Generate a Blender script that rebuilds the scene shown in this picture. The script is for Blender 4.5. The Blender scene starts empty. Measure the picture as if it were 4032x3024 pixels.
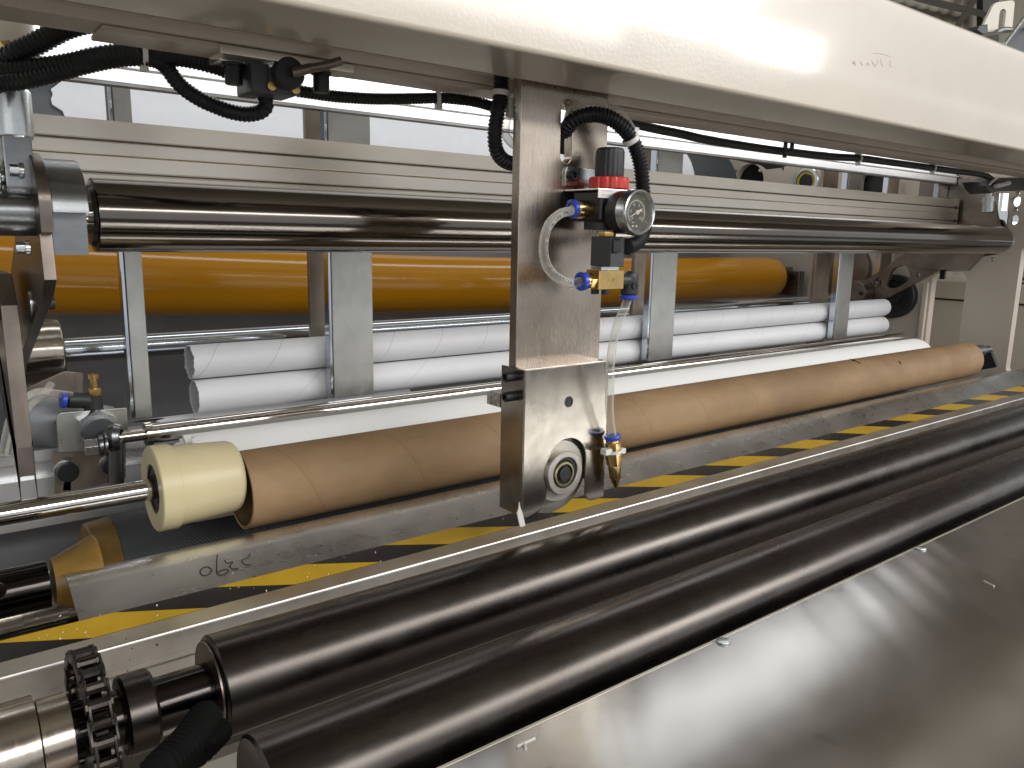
import bpy, bmesh, math, random
import numpy as np
from mathutils import Vector, Matrix
random.seed(7)
S = bpy.context.scene
COL = S.collection
H = 1.35                                   # eye height; the floor is z = 0

# ------------------------------------------------------------------ camera
FPX, CX, CY = 3110.0, 2016.0, 1512.0
ax = np.array([6091-CX, 1003-CY, FPX]); ax /= np.linalg.norm(ax)
dn = np.array([1740-CX, 17900-CY, FPX]); dn -= ax*dn.dot(ax); dn /= np.linalg.norm(dn)
up = -dn
ay = np.cross(up, ax)
ROT = np.array([ax, ay, up])
cam = bpy.data.cameras.new('camera'); camo = bpy.data.objects.new('camera', cam); COL.objects.link(camo)
cam.sensor_width = 36.0; cam.lens = FPX/4032*36.0; cam.clip_start = 0.02; cam.clip_end = 200
r_, u_, b_ = ROT[:, 0], -ROT[:, 1], -ROT[:, 2]
camo.matrix_world = Matrix(((r_[0], u_[0], b_[0], 0), (r_[1], u_[1], b_[1], 0), (r_[2], u_[2], b_[2], H), (0, 0, 0, 1)))
S.camera = camo

# ------------------------------------------------------------------ world, lamps, exposure
W = bpy.data.worlds.new('World'); S.world = W; W.use_nodes = True
W.node_tree.nodes['Background'].inputs[0].default_value = (0.91, 0.935, 0.96, 1)
W.node_tree.nodes['Background'].inputs[1].default_value = 0.66
S.view_settings.view_transform = 'Standard'; S.view_settings.look = 'None'
S.view_settings.exposure = 0.1; S.view_settings.gamma = 1.0
def lamp(name, loc, target, sx, sy, power, col):
    l = bpy.data.lights.new(name, 'AREA'); l.shape = 'RECTANGLE'; l.size = sx; l.size_y = sy
    l.energy = power; l.color = col
    o = bpy.data.objects.new(name, l); COL.objects.link(o); o.location = loc
    z = (Vector(loc)-Vector(target)).normalized(); x = Vector((1, 0, 0)); x = (x - z*x.dot(z)).normalized()
    if abs(z.x) > .95: x = Vector((0, 1, 0))
    y = z.cross(x)
    o.matrix_world = Matrix.Translation(loc) @ Matrix((x, y, z)).transposed().to_4x4()
    return o
def back_lamp(name, x0, x1, z0, z1, L, col=(1, .985, .965), y=-5.0):      # area lamp behind the viewer, for hall windows and added fill
    A = (x1-x0)*(z1-z0); c = ((x0+x1)/2, y, H+(z0+z1)/2)
    return lamp(name, c, (c[0], 0, c[2]), x1-x0, z1-z0, L*math.pi*A, col)
back_lamp('hall_window', 5.9, 7.9, 2.13, 3.4, 15)
back_lamp('hall_window', 7.75, 9.35, 2.06, 2.44, 15)
back_lamp('window_and_fill_row', -1.0, 5.9, 1.86, 2.27, 10)
back_lamp('window_and_fill_row', 9.5, 17, 2.06, 2.17, 1.0)  # added faint extension, continues the chrome roller's highlight to the right
back_lamp('added_left_fill', -8.0, -1.0, .8, 3.4, 2.0)  # added soft fill, kept left of everything the metal mirrors
back_lamp('added_roller_row', .2, 4.9, 2.66, 3.35, 14)  # added row that gives the black rollers their highlight
back_lamp('added_roller_lamp', 5.2, 9.0, 2.98, 3.75, 21)  # added lamp, strengthens the black rollers' highlight right of centre
back_lamp('added_roller_row', 9.6, 17, 3.2, 3.8, 2.2)  # added row, carries the black rollers' highlight to the right end
lamp('header_fill_strip', (.9, .67, H+.24), (.9, 1.0, H+.36), 2.4, .03, 2.2, (.96, .98, 1))  # added strip hidden behind the beam, brightens the header profile
lamp('rear_fill_lamp', (1.0, 1.18, H+.75), (1.0, 1.25, H), 2.2, .12, 3.0, (.93, .97, 1))  # added fill from above for the paper web and orange roller

# ------------------------------------------------------------------ pixel -> place
def ray(u, v):
    return ROT @ np.array([(u-CX)/FPX, (v-CY)/FPX, 1.0])
def P(u, v, Y=None, X=None, Z=None):
    d = ray(u, v)
    t = Y/d[1] if Y is not None else (X/d[0] if X is not None else (Z-H)/d[2])
    return Vector((d[0]*t, d[1]*t, d[2]*t+H))
def ZT(Y, deg): return H + Y*math.tan(math.radians(deg))
def C1(x, y, Y): return P(.60759*x, .60759*y, Y=Y)
def C2(x, y, Y): return P(1344+.60759*x, .60759*y, Y=Y)
def C3(x, y, Y): return P(2688+.60759*x, .60759*y, Y=Y)
def C5(x, y, Y): return P(1344+.60759*x, 1008+.60759*y, Y=Y)

# ------------------------------------------------------------------ mesh helpers
def box(bm, x0, x1, y0, y1, z0, z1, bev=0.0, seg=2):
    b = bmesh.new()
    vs = [b.verts.new((x, y, z)) for x in (x0, x1) for y in (y0, y1) for z in (z0, z1)]
    for f in ((0, 1, 3, 2), (4, 6, 7, 5), (0, 4, 5, 1), (2, 3, 7, 6), (0, 2, 6, 4), (1, 5, 7, 3)):
        b.faces.new([vs[i] for i in f])
    if bev: bmesh.ops.bevel(b, geom=b.edges[:], offset=bev, segments=seg, profile=.5, affect='EDGES')
    join(bm, b)
    return bm
def join(bm, b):
    me = bpy.data.meshes.new('t'); b.to_mesh(me); b.free(); bm.from_mesh(me); bpy.data.meshes.remove(me)
def frame(axis):
    a = Vector(axis).normalized()
    h = Vector((0, 0, 1)) if abs(a.z) < .9 else Vector((0, 1, 0))
    e1 = (h - a*h.dot(a)).normalized()
    return a, e1, a.cross(e1)
def lathe(bm, prof, o, axis=(1, 0, 0), seg=48, a0=0, a1=None, jag=None):
    a, e1, e2 = frame(axis); o = Vector(o); rings = []
    full = a1 is None
    n = seg if full else seg+1
    for i, (s, r) in enumerate(prof):
        if r <= 1e-6: rings.append([bm.verts.new(o+a*s)]); continue
        ring = []
        for k in range(n):
            t = (2*math.pi*k/seg) if full else a0+(a1-a0)*k/seg
            ds = jag(i, t) if jag else 0
            ring.append(bm.verts.new(o+a*(s+ds)+(e1*math.cos(t)+e2*math.sin(t))*r))
        rings.append(ring)
    for A, B in zip(rings, rings[1:]):
        m = seg
        for k in range(m):
            k2 = (k+1) % n
            if len(A) == 1 and len(B) == 1: continue
            if len(A) == 1: bm.faces.new((A[0], B[k2], B[k]))
            elif len(B) == 1: bm.faces.new((A[k], A[k2], B[0]))
            else: bm.faces.new((A[k], A[k2], B[k2], B[k]))
    return bm
def cyl(bm, o, axis, L, r, bev=0.0, seg=32):
    if bev: p = [(0, 0), (0, r-bev), (bev*.3, r-bev*.3), (bev, r), (L-bev, r), (L-bev*.3, r-bev*.3), (L, r-bev), (L, 0)]
    else: p = [(0, 0), (0, r), (L, r), (L, 0)]
    return lathe(bm, p, o, axis, seg)
def arc(cx, cy, r, d0, d1, n=8):
    return [(cx+r*math.cos(math.radians(d0+(d1-d0)*i/n)), cy+r*math.sin(math.radians(d0+(d1-d0)*i/n))) for i in range(n+1)]
def rrect(x0, x1, y0, y1, r, n=5):
    return arc(x1-r, y1-r, r, 0, 90, n)+arc(x0+r, y1-r, r, 90, 180, n)+arc(x0+r, y0+r, r, 180, 270, n)+arc(x1-r, y0+r, r, 270, 360, n)
def prism(bm, pts, plane, a0, a1, holes=(), bev=0.0):
    def V(p, a): return {'xz': (p[0], a, p[1]), 'yz': (a, p[0], p[1]), 'xy': (p[0], p[1], a)}[plane]
    b = bmesh.new(); loops = [pts]+list(holes); R0 = []; R1 = []
    for lp in loops:
        R0.append([b.verts.new(V(p, a0)) for p in lp]); R1.append([b.verts.new(V(p, a1)) for p in lp])
    for rs in (R0, R1):
        if holes:
            es = []
            for r in rs:
                for i in range(len(r)): es.append(b.edges.new((r[i], r[(i+1) % len(r)])))
            bmesh.ops.triangle_fill(b, use_beauty=True, use_dissolve=False, edges=es)
        else: b.faces.new(rs[0])
    for r0, r1 in zip(R0, R1):
        for i in range(len(r0)):
            j = (i+1) % len(r0); b.faces.new((r0[i], r0[j], r1[j], r1[i]))
    bmesh.ops.recalc_face_normals(b, faces=b.faces[:])
    if bev:
        es = [e for e in b.edges if len(e.link_faces) == 2 and e.calc_face_angle(0) > .9 and
              any(abs(f.normal[{'xz': 1, 'yz': 0, 'xy': 2}[plane]]) > .9 for f in e.link_faces)]
        bmesh.ops.bevel(b, geom=es, offset=bev, segments=2, profile=.5, affect='EDGES')
    join(bm, b); return bm
def spline(pts, step=.003):
    pts = [Vector(p) for p in pts]; q = [pts[0]*2-pts[1]]+pts+[pts[-1]*2-pts[-2]]; out = []
    for i in range(1, len(q)-2):
        p0, p1, p2, p3 = q[i-1:i+3]; n = max(2, int((p2-p1).length/step*2))
        for k in range(n):
            t = k/n
            out.append(.5*((2*p1)+(p2-p0)*t+(2*p0-5*p1+4*p2-p3)*t*t+(3*p1-p0-3*p2+p3)*t**3))
    out.append(pts[-1])
    res = [out[0]]; acc = 0.0; last = out[0]; nxt = step          # even spacing
    for p in out[1:]:
        seg = (p-last).length
        while acc+seg >= nxt and seg > 1e-9:
            res.append(last+(p-last)*((nxt-acc)/seg)); nxt += step
        acc += seg; last = p
    res.append(out[-1]); return res
def tube(bm, pts, r, seg=14, step=.003, rib=0.0, pitch=.0026, cap=True, inner=0.0):
    if rib: step = pitch/4
    c = spline(pts, step); n = len(c); rings = []
    t0 = (c[1]-c[0]).normalized(); _, e1, _ = frame(t0)
    for i, p in enumerate(c):
        t = (c[min(i+1, n-1)]-c[max(i-1, 0)]).normalized()
        e1 = (e1-t*e1.dot(t)).normalized(); e2 = t.cross(e1)
        rr = r*(1-rib) if rib and (i % 4) in (2, 3) else r
        rings.append([bm.verts.new(p+(e1*math.cos(2*math.pi*k/seg)+e2*math.sin(2*math.pi*k/seg))*rr) for k in range(seg)])
    for A, B in zip(rings, rings[1:]):
        for k in range(seg): bm.faces.new((A[k], A[(k+1) % seg], B[(k+1) % seg], B[k]))
    if cap: bm.faces.new(rings[0][::-1]); bm.faces.new(rings[-1])
    return bm
def hexagon(bm, o, axis, L, r, rot=0.0, bev=.0004):
    a, e1, e2 = frame(axis); b = bmesh.new(); o = Vector(o)
    R = [[b.verts.new(o+a*s+(e1*math.cos(rot+k*math.pi/3)+e2*math.sin(rot+k*math.pi/3))*r) for k in range(6)] for s in (0, L)]
    b.faces.new(R[0][::-1]); b.faces.new(R[1])
    for k in range(6): b.faces.new((R[0][k], R[0][(k+1) % 6], R[1][(k+1) % 6], R[1][k]))
    bmesh.ops.bevel(b, geom=b.edges[:], offset=bev, segments=1, affect='EDGES'); join(bm, b); return bm
def strip(bm, path, x0, x1, th=0.0015):
    """folded sheet: path of (y,z), swept along x, with thickness below."""
    n = len(path); nor = []
    for i in range(n):
        a = Vector(path[max(i-1, 0)]); c = Vector(path[min(i+1, n-1)]); d = (c-a).normalized(); nor.append(Vector((-d.y, d.x)))
    top = path; bot = [(p[0]+q.x*th, p[1]+q.y*th) for p, q in zip(path, nor)]
    prism(bm, list(top)+list(bot[::-1]), 'yz', x0, x1); return bm
# ------------------------------------------------------------------ objects
def link(name, bm, mat, parent=None, origin=None, sharp=35, smooth=True):
    bmesh.ops.recalc_face_normals(bm, faces=bm.faces[:])
    me = bpy.data.meshes.new(name); bm.to_mesh(me); bm.free()
    if smooth:
        me.shade_smooth(); me.set_sharp_from_angle(angle=math.radians(sharp))
    me.materials.append(mat)
    flat = len(me.polygons) < 4000
    o = bpy.data.objects.new(name, me); COL.objects.link(o)
    if parent is not None:
        w = Vector(parent['_o']); o.parent = parent; o['_o'] = tuple(w)
    else:
        if origin is None:
            n = len(me.vertices); co = np.zeros(n*3); me.vertices.foreach_get('co', co); co = co.reshape(-1, 3)
            origin = ((co[:, 0].min()+co[:, 0].max())/2, (co[:, 1].min()+co[:, 1].max())/2, co[:, 2].min())
        w = Vector(origin); o.location = w; o['_o'] = tuple(w)
    me.transform(Matrix.Translation(-w)); me.name = name
    if smooth and flat:
        m = o.modifiers.new('weighted_normals', 'WEIGHTED_NORMAL'); m.keep_sharp = True; m.weight = 80
    return o
def tag(o, label=None, cat=None, group=None, kind=None):
    for k, v in (('label', label), ('category', cat), ('group', group), ('kind', kind)):
        if v: o[k] = v
    return o
def thing(name, label, cat, loc, group=None):
    o = bpy.data.objects.new(name, None); COL.objects.link(o); o.location = loc; o['_o'] = tuple(loc)
    o.empty_display_size = .05
    return tag(o, label, cat, group)
def dup(root, d, label=None):
    def c(o, par):
        n = o.copy(); COL.objects.link(n)
        if par is not None: n.parent = par
        for ch in list(o.children): c(ch, n)
        return n
    r = c(root, None); r.location = Vector(root.location)+Vector(d)
    if label: r['label'] = label
    return r
NB = bmesh.new

# ------------------------------------------------------------------ materials
class Mat:
    def __init__(s, name):
        s.m = bpy.data.materials.new(name); s.m.use_nodes = True; s.t = s.m.node_tree; s.n = s.t.nodes
        s.p = s.n['Principled BSDF']; s.tc = s.n.new('ShaderNodeTexCoord')
    def set(s, **k):
        names = dict(col='Base Color', met='Metallic', rough='Roughness', coat='Coat Weight', coatr='Coat Roughness', spec='Specular IOR Level',
                     trans='Transmission Weight', ior='IOR', sss='Subsurface Weight', aniso='Anisotropic', sheen='Sheen Weight', alpha='Alpha')
        for a, v in k.items():
            s.p.inputs[names[a]].default_value = (*v, 1) if isinstance(v, tuple) else v
        return s
    def noise(s, scale, stretch=(1, 1, 1), detail=4, rough=.6, dist=0):
        mp = s.n.new('ShaderNodeMapping'); mp.inputs['Scale'].default_value = stretch
        s.t.links.new(s.tc.outputs['Object'], mp.inputs[0])
        n = s.n.new('ShaderNodeTexNoise'); n.inputs['Scale'].default_value = scale; n.inputs['Detail'].default_value = detail
        n.inputs['Roughness'].default_value = rough; n.inputs['Distortion'].default_value = dist
        s.t.links.new(mp.outputs[0], n.inputs['Vector']); return n.outputs[0]
    def ramp(s, src, stops):
        r = s.n.new('ShaderNodeValToRGB'); e = r.color_ramp.elements
        while len(e) < len(stops): e.new(.5)
        for el, (p, c) in zip(e, stops):
            el.position = p; el.color = (*c, 1) if isinstance(c, tuple) else (c, c, c, 1)
        s.t.links.new(src, r.inputs[0]); return r.outputs[0]
    def mix(s, fac, a, b, mode='MIX'):
        m = s.n.new('ShaderNodeMix'); m.data_type = 'RGBA'; m.blend_type = mode
        for i, v in ((0, fac), (6, a), (7, b)):
            if hasattr(v, 'is_linked'): s.t.links.new(v, m.inputs[i])
            else: m.inputs[i].default_value = (*v, 1) if isinstance(v, tuple) else v
        return m.outputs[2]
    def math(s, op, a, b=None, c=None):
        m = s.n.new('ShaderNodeMath'); m.operation = op
        for i, v in enumerate((a, b, c)):
            if v is None: continue
            if hasattr(v, 'is_linked'): s.t.links.new(v, m.inputs[i])
            else: m.inputs[i].default_value = v
        return m.outputs[0]
    def xyz(s):
        x = s.n.new('ShaderNodeSeparateXYZ'); s.t.links.new(s.tc.outputs['Object'], x.inputs[0]); return x.outputs
    def to(s, sock, src): s.t.links.new(src, s.p.inputs[sock]); return s
    def bump(s, src, strength=.2, dist=.001):
        b = s.n.new('ShaderNodeBump'); b.inputs['Strength'].default_value = strength; b.inputs['Distance'].default_value = dist
        s.t.links.new(src, b.inputs['Height'])
        prev = s.p.inputs['Normal']
        if prev.is_linked: s.t.links.new(prev.links[0].from_socket, b.inputs['Normal'])
        s.t.links.new(b.outputs[0], s.p.inputs['Normal']); return s
def metal(name, col, rough, brush=(1, 1, 1), bscale=300, rv=.08, blot=.25, bscale2=12, bumps=.04, met=1.0, tint=None):
    m = Mat(name).set(met=met, rough=rough)
    n = m.noise(bscale, brush, 3); n2 = m.noise(bscale2, (1, 1, 1), 5, .6, .4)
    dark = tuple(c*(1-blot) for c in col) if tint is None else tint
    m.to('Base Color', m.mix(m.ramp(n2, ((.38, 0.0), (.66, 1.0))), dark, col))
    r = m.math('ADD', m.math('MULTIPLY', m.math('SUBTRACT', n, .5), rv*2), m.math('ADD', rough-rv*.5, m.math('MULTIPLY', n2, rv)))
    m.to('Roughness', r)
    if bumps: m.bump(n, bumps, .0004)
    return m.m
def plastic(name, col, rough, nscale=60, var=.12, bumps=0.0, **k):
    m = Mat(name).set(rough=rough, **k); n = m.noise(nscale, (1, 1, 1), 5)
    m.to('Base Color', m.mix(m.ramp(n, ((.35, 0.0), (.7, 1.0))), tuple(c*(1-var) for c in col), col))
    m.to('Roughness', m.math('ADD', rough-.04, m.math('MULTIPLY', n, .08)))
    if bumps: m.bump(m.noise(nscale*8, (1, 1, 1), 2), bumps, .0006)
    return m.m
BX, BZ, BY = (.02, 1, 1), (1, 1, .02), (1, .02, 1)
STEEL = metal('brushed_steel_plate', (.50, .44, .38), .27, (1, 1, .06), 420, .05, .22, 16, .0, tint=(.41, .345, .285))
COVER = metal('stainless_cover', (.40, .372, .33), .21, (1, 1, .06), 220, .05, .24, 30, .0)
CHROME = metal('chrome_roller', (.185, .168, .15), .13, BX, 300, .03, .10, 6, .0)
ROD = metal('polished_rod', (.68, .66, .62), .09, BX, 300, .04, .08, 9, .01)
SHAFT = metal('light_shaft', (.62, .66, .72), .13, BX, 300, .05, .1, 9, .01)
HUB = metal('turned_hub', (.52, .46, .40), .20, (1, .1, .1), 900, .10, .12, 9, .05)
ALU = metal('aluminium_profile', (.90, .84, .74), .34, BX, 260, .10, .10, 5, .02, met=.95)
ALUW = metal('bright_aluminium', (.85, .86, .87), .38, BX, 260, .06, .06, 5, .02, met=.8)
GALV = metal('galvanised_strip', (.60, .60, .57), .33, (1, 1, .35), 160, .14, .16, 18, .10)
GALVD = metal('bare_steel_strip', (.40, .34, .28), .38, BZ, 160, .10, .25, 20, .06)
BLADE = metal('ground_blade_steel', (.58, .54, .49), .42, (1, 1, 1), 300, .1, .2, 40, .04, met=.85)
ZINC = metal('zinc_plate', (.70, .73, .74), .25, (1, 1, 1), 200, .08, .15, 30, .04)
def worn_black():
    m = Mat('blackened_roller').set(met=1.0); big = m.ramp(m.noise(3.2, (.5, 1, 1), 4, .6), ((.50, 0.0), (.72, 1.0))); sp = m.ramp(m.noise(120, (.6, 1, 1), 3), ((.60, 0.0), (.72, 1.0)))
    dust = m.math('MULTIPLY', big, sp); fine = m.noise(190, (.12, 1, 1), 3)
    sc = m.ramp(m.noise(16, (.5, 1, 1), 4, .7), ((.40, 0.0), (.66, 1.0)))
    m.to('Base Color', m.mix(m.math('MULTIPLY', dust, .5), m.mix(sc, (.064, .056, .050), (.086, .078, .072)), (.26, .24, .21)))
    m.to('Metallic', m.math('SUBTRACT', 1, m.math('MULTIPLY', dust, .6)))
    m.to('Roughness', m.math('ADD', m.math('ADD', .22, m.math('MULTIPLY', sc, .07)), m.math('ADD', m.math('MULTIPLY', fine, .06), m.math('MULTIPLY', dust, .3)))); return m.m
BLK = worn_black()
BLKS = metal('oiled_black_shaft', (.05, .045, .042), .16, (.1, 1, 1), 220, .08, .3, 20, .05)
DARK = metal('dark_steel', (.26, .22, .19), .36, BZ, 200, .12, .30, 18, .05)
DARKG = metal('grey_dark_steel', (.30, .31, .32), .30, BX, 200, .10, .25, 18, .05)
BRASS = metal('brass', (.78, .54, .22), .22, (1, 1, 1), 300, .08, .2, 60, .03)
BRASSD = metal('turned_brass', (.62, .42, .16), .26, (1, 1, .1), 300, .08, .2, 60, .03)
def _apron():
    m = Mat('stainless_apron').set(met=1.0); x = m.xyz()
    ac = m.math('SUBTRACT', m.math('MULTIPLY', x[0], .788), m.math('MULTIPLY', x[1], .615)); al = m.math('ADD', m.math('MULTIPLY', x[0], .615), m.math('MULTIPLY', x[1], .788))
    c = m.n.new('ShaderNodeCombineXYZ'); m.t.links.new(m.math('MULTIPLY', ac, 13), c.inputs[0]); m.t.links.new(m.math('MULTIPLY', al, 1.6), c.inputs[1])
    n = m.n.new('ShaderNodeTexNoise'); n.inputs['Scale'].default_value = 1; n.inputs['Detail'].default_value = 1.5; m.t.links.new(c.outputs[0], n.inputs['Vector'])
    st = m.ramp(m.noise(7, (1, 1, 1), 5, .6, .5), ((.35, 0.0), (.7, 1.0))); sp = m.ramp(m.noise(30, (1, .6, 1), 3), ((.66, 0.0), (.74, 1.0)))
    m.to('Base Color', m.mix(m.math('MULTIPLY', sp, .35), m.mix(st, (.43, .42, .40), (.51, .505, .50)), (.28, .255, .22)))
    m.to('Roughness', m.math('ADD', .17, m.math('MULTIPLY', st, .07)))
    m.bump(n.outputs[0], .55, .010); return m.m
SHEET = _apron()
SHIELD = metal('worn_steel_shield', (.74, .74, .75), .30, (.5, 1, 1), 90, .12, .30, 11, .02)
RAIL = metal('ground_steel_rail', (.72, .70, .67), .40, BX, 200, .08, .2, 14, .0, tint=(.56, .52, .47))
FOIL = metal('chain_steel', (.09, .08, .072), .42, (1, 1, 1), 300, .12, .4, 60, .06)
SAW = metal('saw_cut_aluminium', (.75, .75, .74), .45, (1, .12, 1), 900, .1, .6, 260, .9)
BPL = plastic('black_plastic', (.014, .014, .016), .38)
BPL2 = plastic('black_moulded_plastic', (.022, .022, .024), .48)
HOSE_SHADE = plastic('shaded_hose_black', (.006, .006, .006), .75, 40, .3, spec=.12)
HOSE = plastic('black_corrugated_plastic', (.009, .010, .012), .42, 40, .2, spec=.4)
GREYB = plastic('dark_grey_moulding', (.05, .055, .06), .42)
RED = plastic('red_plastic', (.62, .035, .025), .32)
BLUE = plastic('blue_plastic', (.035, .075, .52), .32, sss=0.0)
NYL = plastic('white_nylon', (.78, .77, .72), .42)
CHUCK = plastic('cream_nylon', (.66, .57, .34), .38, 9, .14, 0.03)
CREAM = plastic('cream_painted_panel', (.60, .53, .45), .30, 5, .10, .03)
CREAM2 = plastic('pale_cabinet_paint', (.66, .62, .53), .35, 5, .08)
GREYP = plastic('dark_grey_panel', (.24, .24, .25), .45, 6, .25)
STICK = plastic('sticker_paper', (.82, .80, .76), .4)
INK = plastic('ink', (.012, .011, .011), .6)
PENCIL = plastic('pencil_grey', (.58, .53, .46), .5)
DIALW = plastic('dial_white', (.85, .85, .82), .5)
DIALY = plastic('dial_yellow', (.45, .38, .05), .5)
DIALB = plastic('dial_black', (.018, .017, .017), .35)
HZB = plastic('hazard_black_tape', (.024, .021, .020), .22, 25, .4)
HZY = plastic('hazard_yellow_tape', (.56, .35, .022), .34, 25, .18)
WOODY = plastic('ochre_cone', (.27, .155, .03), .38, 30, .5)
FLOORM = plastic('concrete_floor', (.20, .18, .155), .5, 3, .3)
HALL = plastic('corrugated_sheet', (.26, .235, .18), .5, 2, .3)
TRUSS = plastic('truss_paint', (.06, .055, .045), .6)
WHITEP = Mat('gloss_white_paint').set(rough=.30, coat=.8, coatr=.085)
_n = WHITEP.noise(9, (1, 1, 1), 4)
WHITEP.to('Base Color', WHITEP.mix(WHITEP.ramp(_n, ((.3, 0.0), (.7, 1.0))), (.59, .52, .435), (.63, .56, .47)))
WHITEP.bump(WHITEP.noise(300, (1, 1, 1), 3), .26, .0006).bump(WHITEP.noise(14, (1, 1, 1), 3), .10, .003)
WHITEP = WHITEP.m
ORANGE = Mat('orange_rubber').set(rough=.17, coat=.3)
_n = ORANGE.noise(14, (.3, 1, 1), 4)
ORANGE.to('Base Color', ORANGE.mix(_n, (.66, .27, .006), (.80, .36, .010))); ORANGE.bump(ORANGE.noise(70, (.3, 1, 1), 3), .10, .001); ORANGE = ORANGE.m
GRIP = Mat('dark_grip_roller').set(rough=.5); GRIP.to('Base Color', GRIP.mix(GRIP.noise(8), (.045, .05, .055), (.075, .08, .085)))
_x = GRIP.xyz(); GRIP.bump(GRIP.math('SINE', GRIP.math('ADD', GRIP.math('MULTIPLY', _x[0], 1600), GRIP.math('MULTIPLY', _x[1], 1900))), .5, .0006); GRIP = GRIP.m
def spiral(name, col, dark, rough, pitch, seam, seamw=.010, off=0.0, fib=.08, sign=1):
    m = Mat(name).set(rough=rough); x = m.xyz()
    ang = m.math('MULTIPLY', m.math('ARCTAN2', x[2], x[1]), sign/(2*math.pi))
    fr = m.math('FRACT', m.math('ADD', m.math('ADD', m.math('MULTIPLY', x[0], 1/pitch), ang), 40+off))
    line = m.math('LESS_THAN', fr, seamw)
    edge = m.math('MULTIPLY', m.math('SUBTRACT', 1, m.math('MINIMUM', m.math('MULTIPLY', fr, 12), 1)), .25)
    blot = m.ramp(m.noise(9, (.6, 1, 1), 6, .65), ((.40, 0.0), (.68, 1.0)))
    fine = m.noise(260, (.4, 1, 1), 3)
    c = m.mix(blot, dark, col); c = m.mix(m.math('MULTIPLY', fine, fib*2), c, dark)
    spots = m.ramp(m.noise(26, (1, 1, 1), 2), ((.70, 0.0), (.76, 1.0)))
    c = m.mix(m.math('MULTIPLY', spots, .35), c, dark)
    c = m.mix(edge, c, dark)
    c = m.mix(m.math('MULTIPLY', line, .48), c, seam); m.to('Base Color', c)
    m.bump(fr, .35, .0006).bump(fine, .06, .0004); return m.m
KRAFT = spiral('kraft_board', (.38, .245, .125), (.25, .155, .078), .68, .118, (.14, .09, .045), .007, sign=-1)
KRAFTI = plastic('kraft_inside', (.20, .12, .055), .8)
CORE = spiral('white_core_board', (.76, .76, .78), (.70, .70, .72), .55, .082, (.28, .27, .27), .012, .3, .02)
CORE2 = spiral('white_core_board_plain', (.76, .76, .78), (.70, .70, .72), .55, .165, (.34, .33, .33), .006, .7, .02)
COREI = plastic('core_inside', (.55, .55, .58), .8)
TISSUE = Mat('embossed_tissue').set(rough=.85, col=(.88, .88, .86), sheen=.1)
_x = TISSUE.xyz()
TISSUE.bump(TISSUE.math('MULTIPLY', TISSUE.math('SINE', TISSUE.math('MULTIPLY', _x[0], 1500)), TISSUE.math('SINE', TISSUE.math('MULTIPLY', TISSUE.math('ARCTAN2', _x[2], _x[1]), 60))), .18, .0006).bump(TISSUE.noise(90, (1, 1, 1), 3), .35, .0015); TISSUE = TISSUE.m
WEB = Mat('white_paper_web').set(rough=.8); _n = WEB.noise(60, (.6, 1, 1), 5)
WEB.to('Base Color', WEB.mix(_n, (.50, .51, .54), (.57, .58, .61))); WEB.bump(WEB.noise(45, (1, .5, .5), 4), .3, .002); WEB = WEB.m
CLEAR = bpy.data.materials.new('clear_tube'); CLEAR.use_nodes = True
def _clear():
    t = CLEAR.node_tree; n = t.nodes; p = n['Principled BSDF']
    p.inputs['Base Color'].default_value = (.80, .78, .72, 1); p.inputs['Roughness'].default_value = .10; p.inputs['IOR'].default_value = 1.45
    tr = n.new('ShaderNodeBsdfTransparent'); tr.inputs[0].default_value = (.93, .92, .90, 1); mx = n.new('ShaderNodeMixShader')
    fr = n.new('ShaderNodeLayerWeight'); fr.inputs[0].default_value = .35
    ad = n.new('ShaderNodeMath'); ad.operation = 'MULTIPLY_ADD'; ad.inputs[1].default_value = .75; ad.inputs[2].default_value = .10
    t.links.new(fr.outputs['Facing'], ad.inputs[0]); t.links.new(ad.outputs[0], mx.inputs[0])
    t.links.new(tr.outputs[0], mx.inputs[1]); t.links.new(p.outputs[0], mx.inputs[2]); t.links.new(mx.outputs[0], n['Material Output'].inputs[0])
_clear()
GLASS = CLEAR.copy(); GLASS.name = 'gauge_glass'
for nd in GLASS.node_tree.nodes:
    if nd.type == 'MATH': nd.inputs[1].default_value = .14; nd.inputs[2].default_value = .02
    if nd.type == 'BSDF_PRINCIPLED': nd.inputs['Roughness'].default_value = .03
LIT = bpy.data.materials.new('daylit_window'); LIT.use_nodes = True
LIT.node_tree.nodes['Principled BSDF'].inputs['Emission Color'].default_value = (.95, 1, .93, 1)
LIT.node_tree.nodes['Principled BSDF'].inputs['Emission Strength'].default_value = 1.6

# ================================================================== THE SETTING
b = NB(); box(b, -6, 16, -8, 7, -.1, 0); tag(link('floor', b, FLOORM), kind='structure')
b = NB(); xs = [(-3+i*.06) for i in range(300)]
rows = [[b.verts.new((x, 4.2+(.028 if (i % 4) in (1, 2) else 0), z)) for i, x in enumerate(xs)] for z in (0, 7.5)]
for i in range(len(xs)-1): b.faces.new((rows[0][i], rows[0][i+1], rows[1][i+1], rows[1][i]))
tag(link('hall_wall', b, HALL, smooth=False), kind='structure')
b = NB(); xs = [(-14+i*.15) for i in range(230)]
rows = [[b.verts.new((x, y, 7.3+(.04 if (i % 4) in (1, 2) else 0))) for i, x in enumerate(xs)] for y in (-15, 4.3)]
for i in range(len(xs)-1): b.faces.new((rows[0][i], rows[0][i+1], rows[1][i+1], rows[1][i]))
tag(link('hall_roof', b, HALL, smooth=False), kind='structure')

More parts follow.
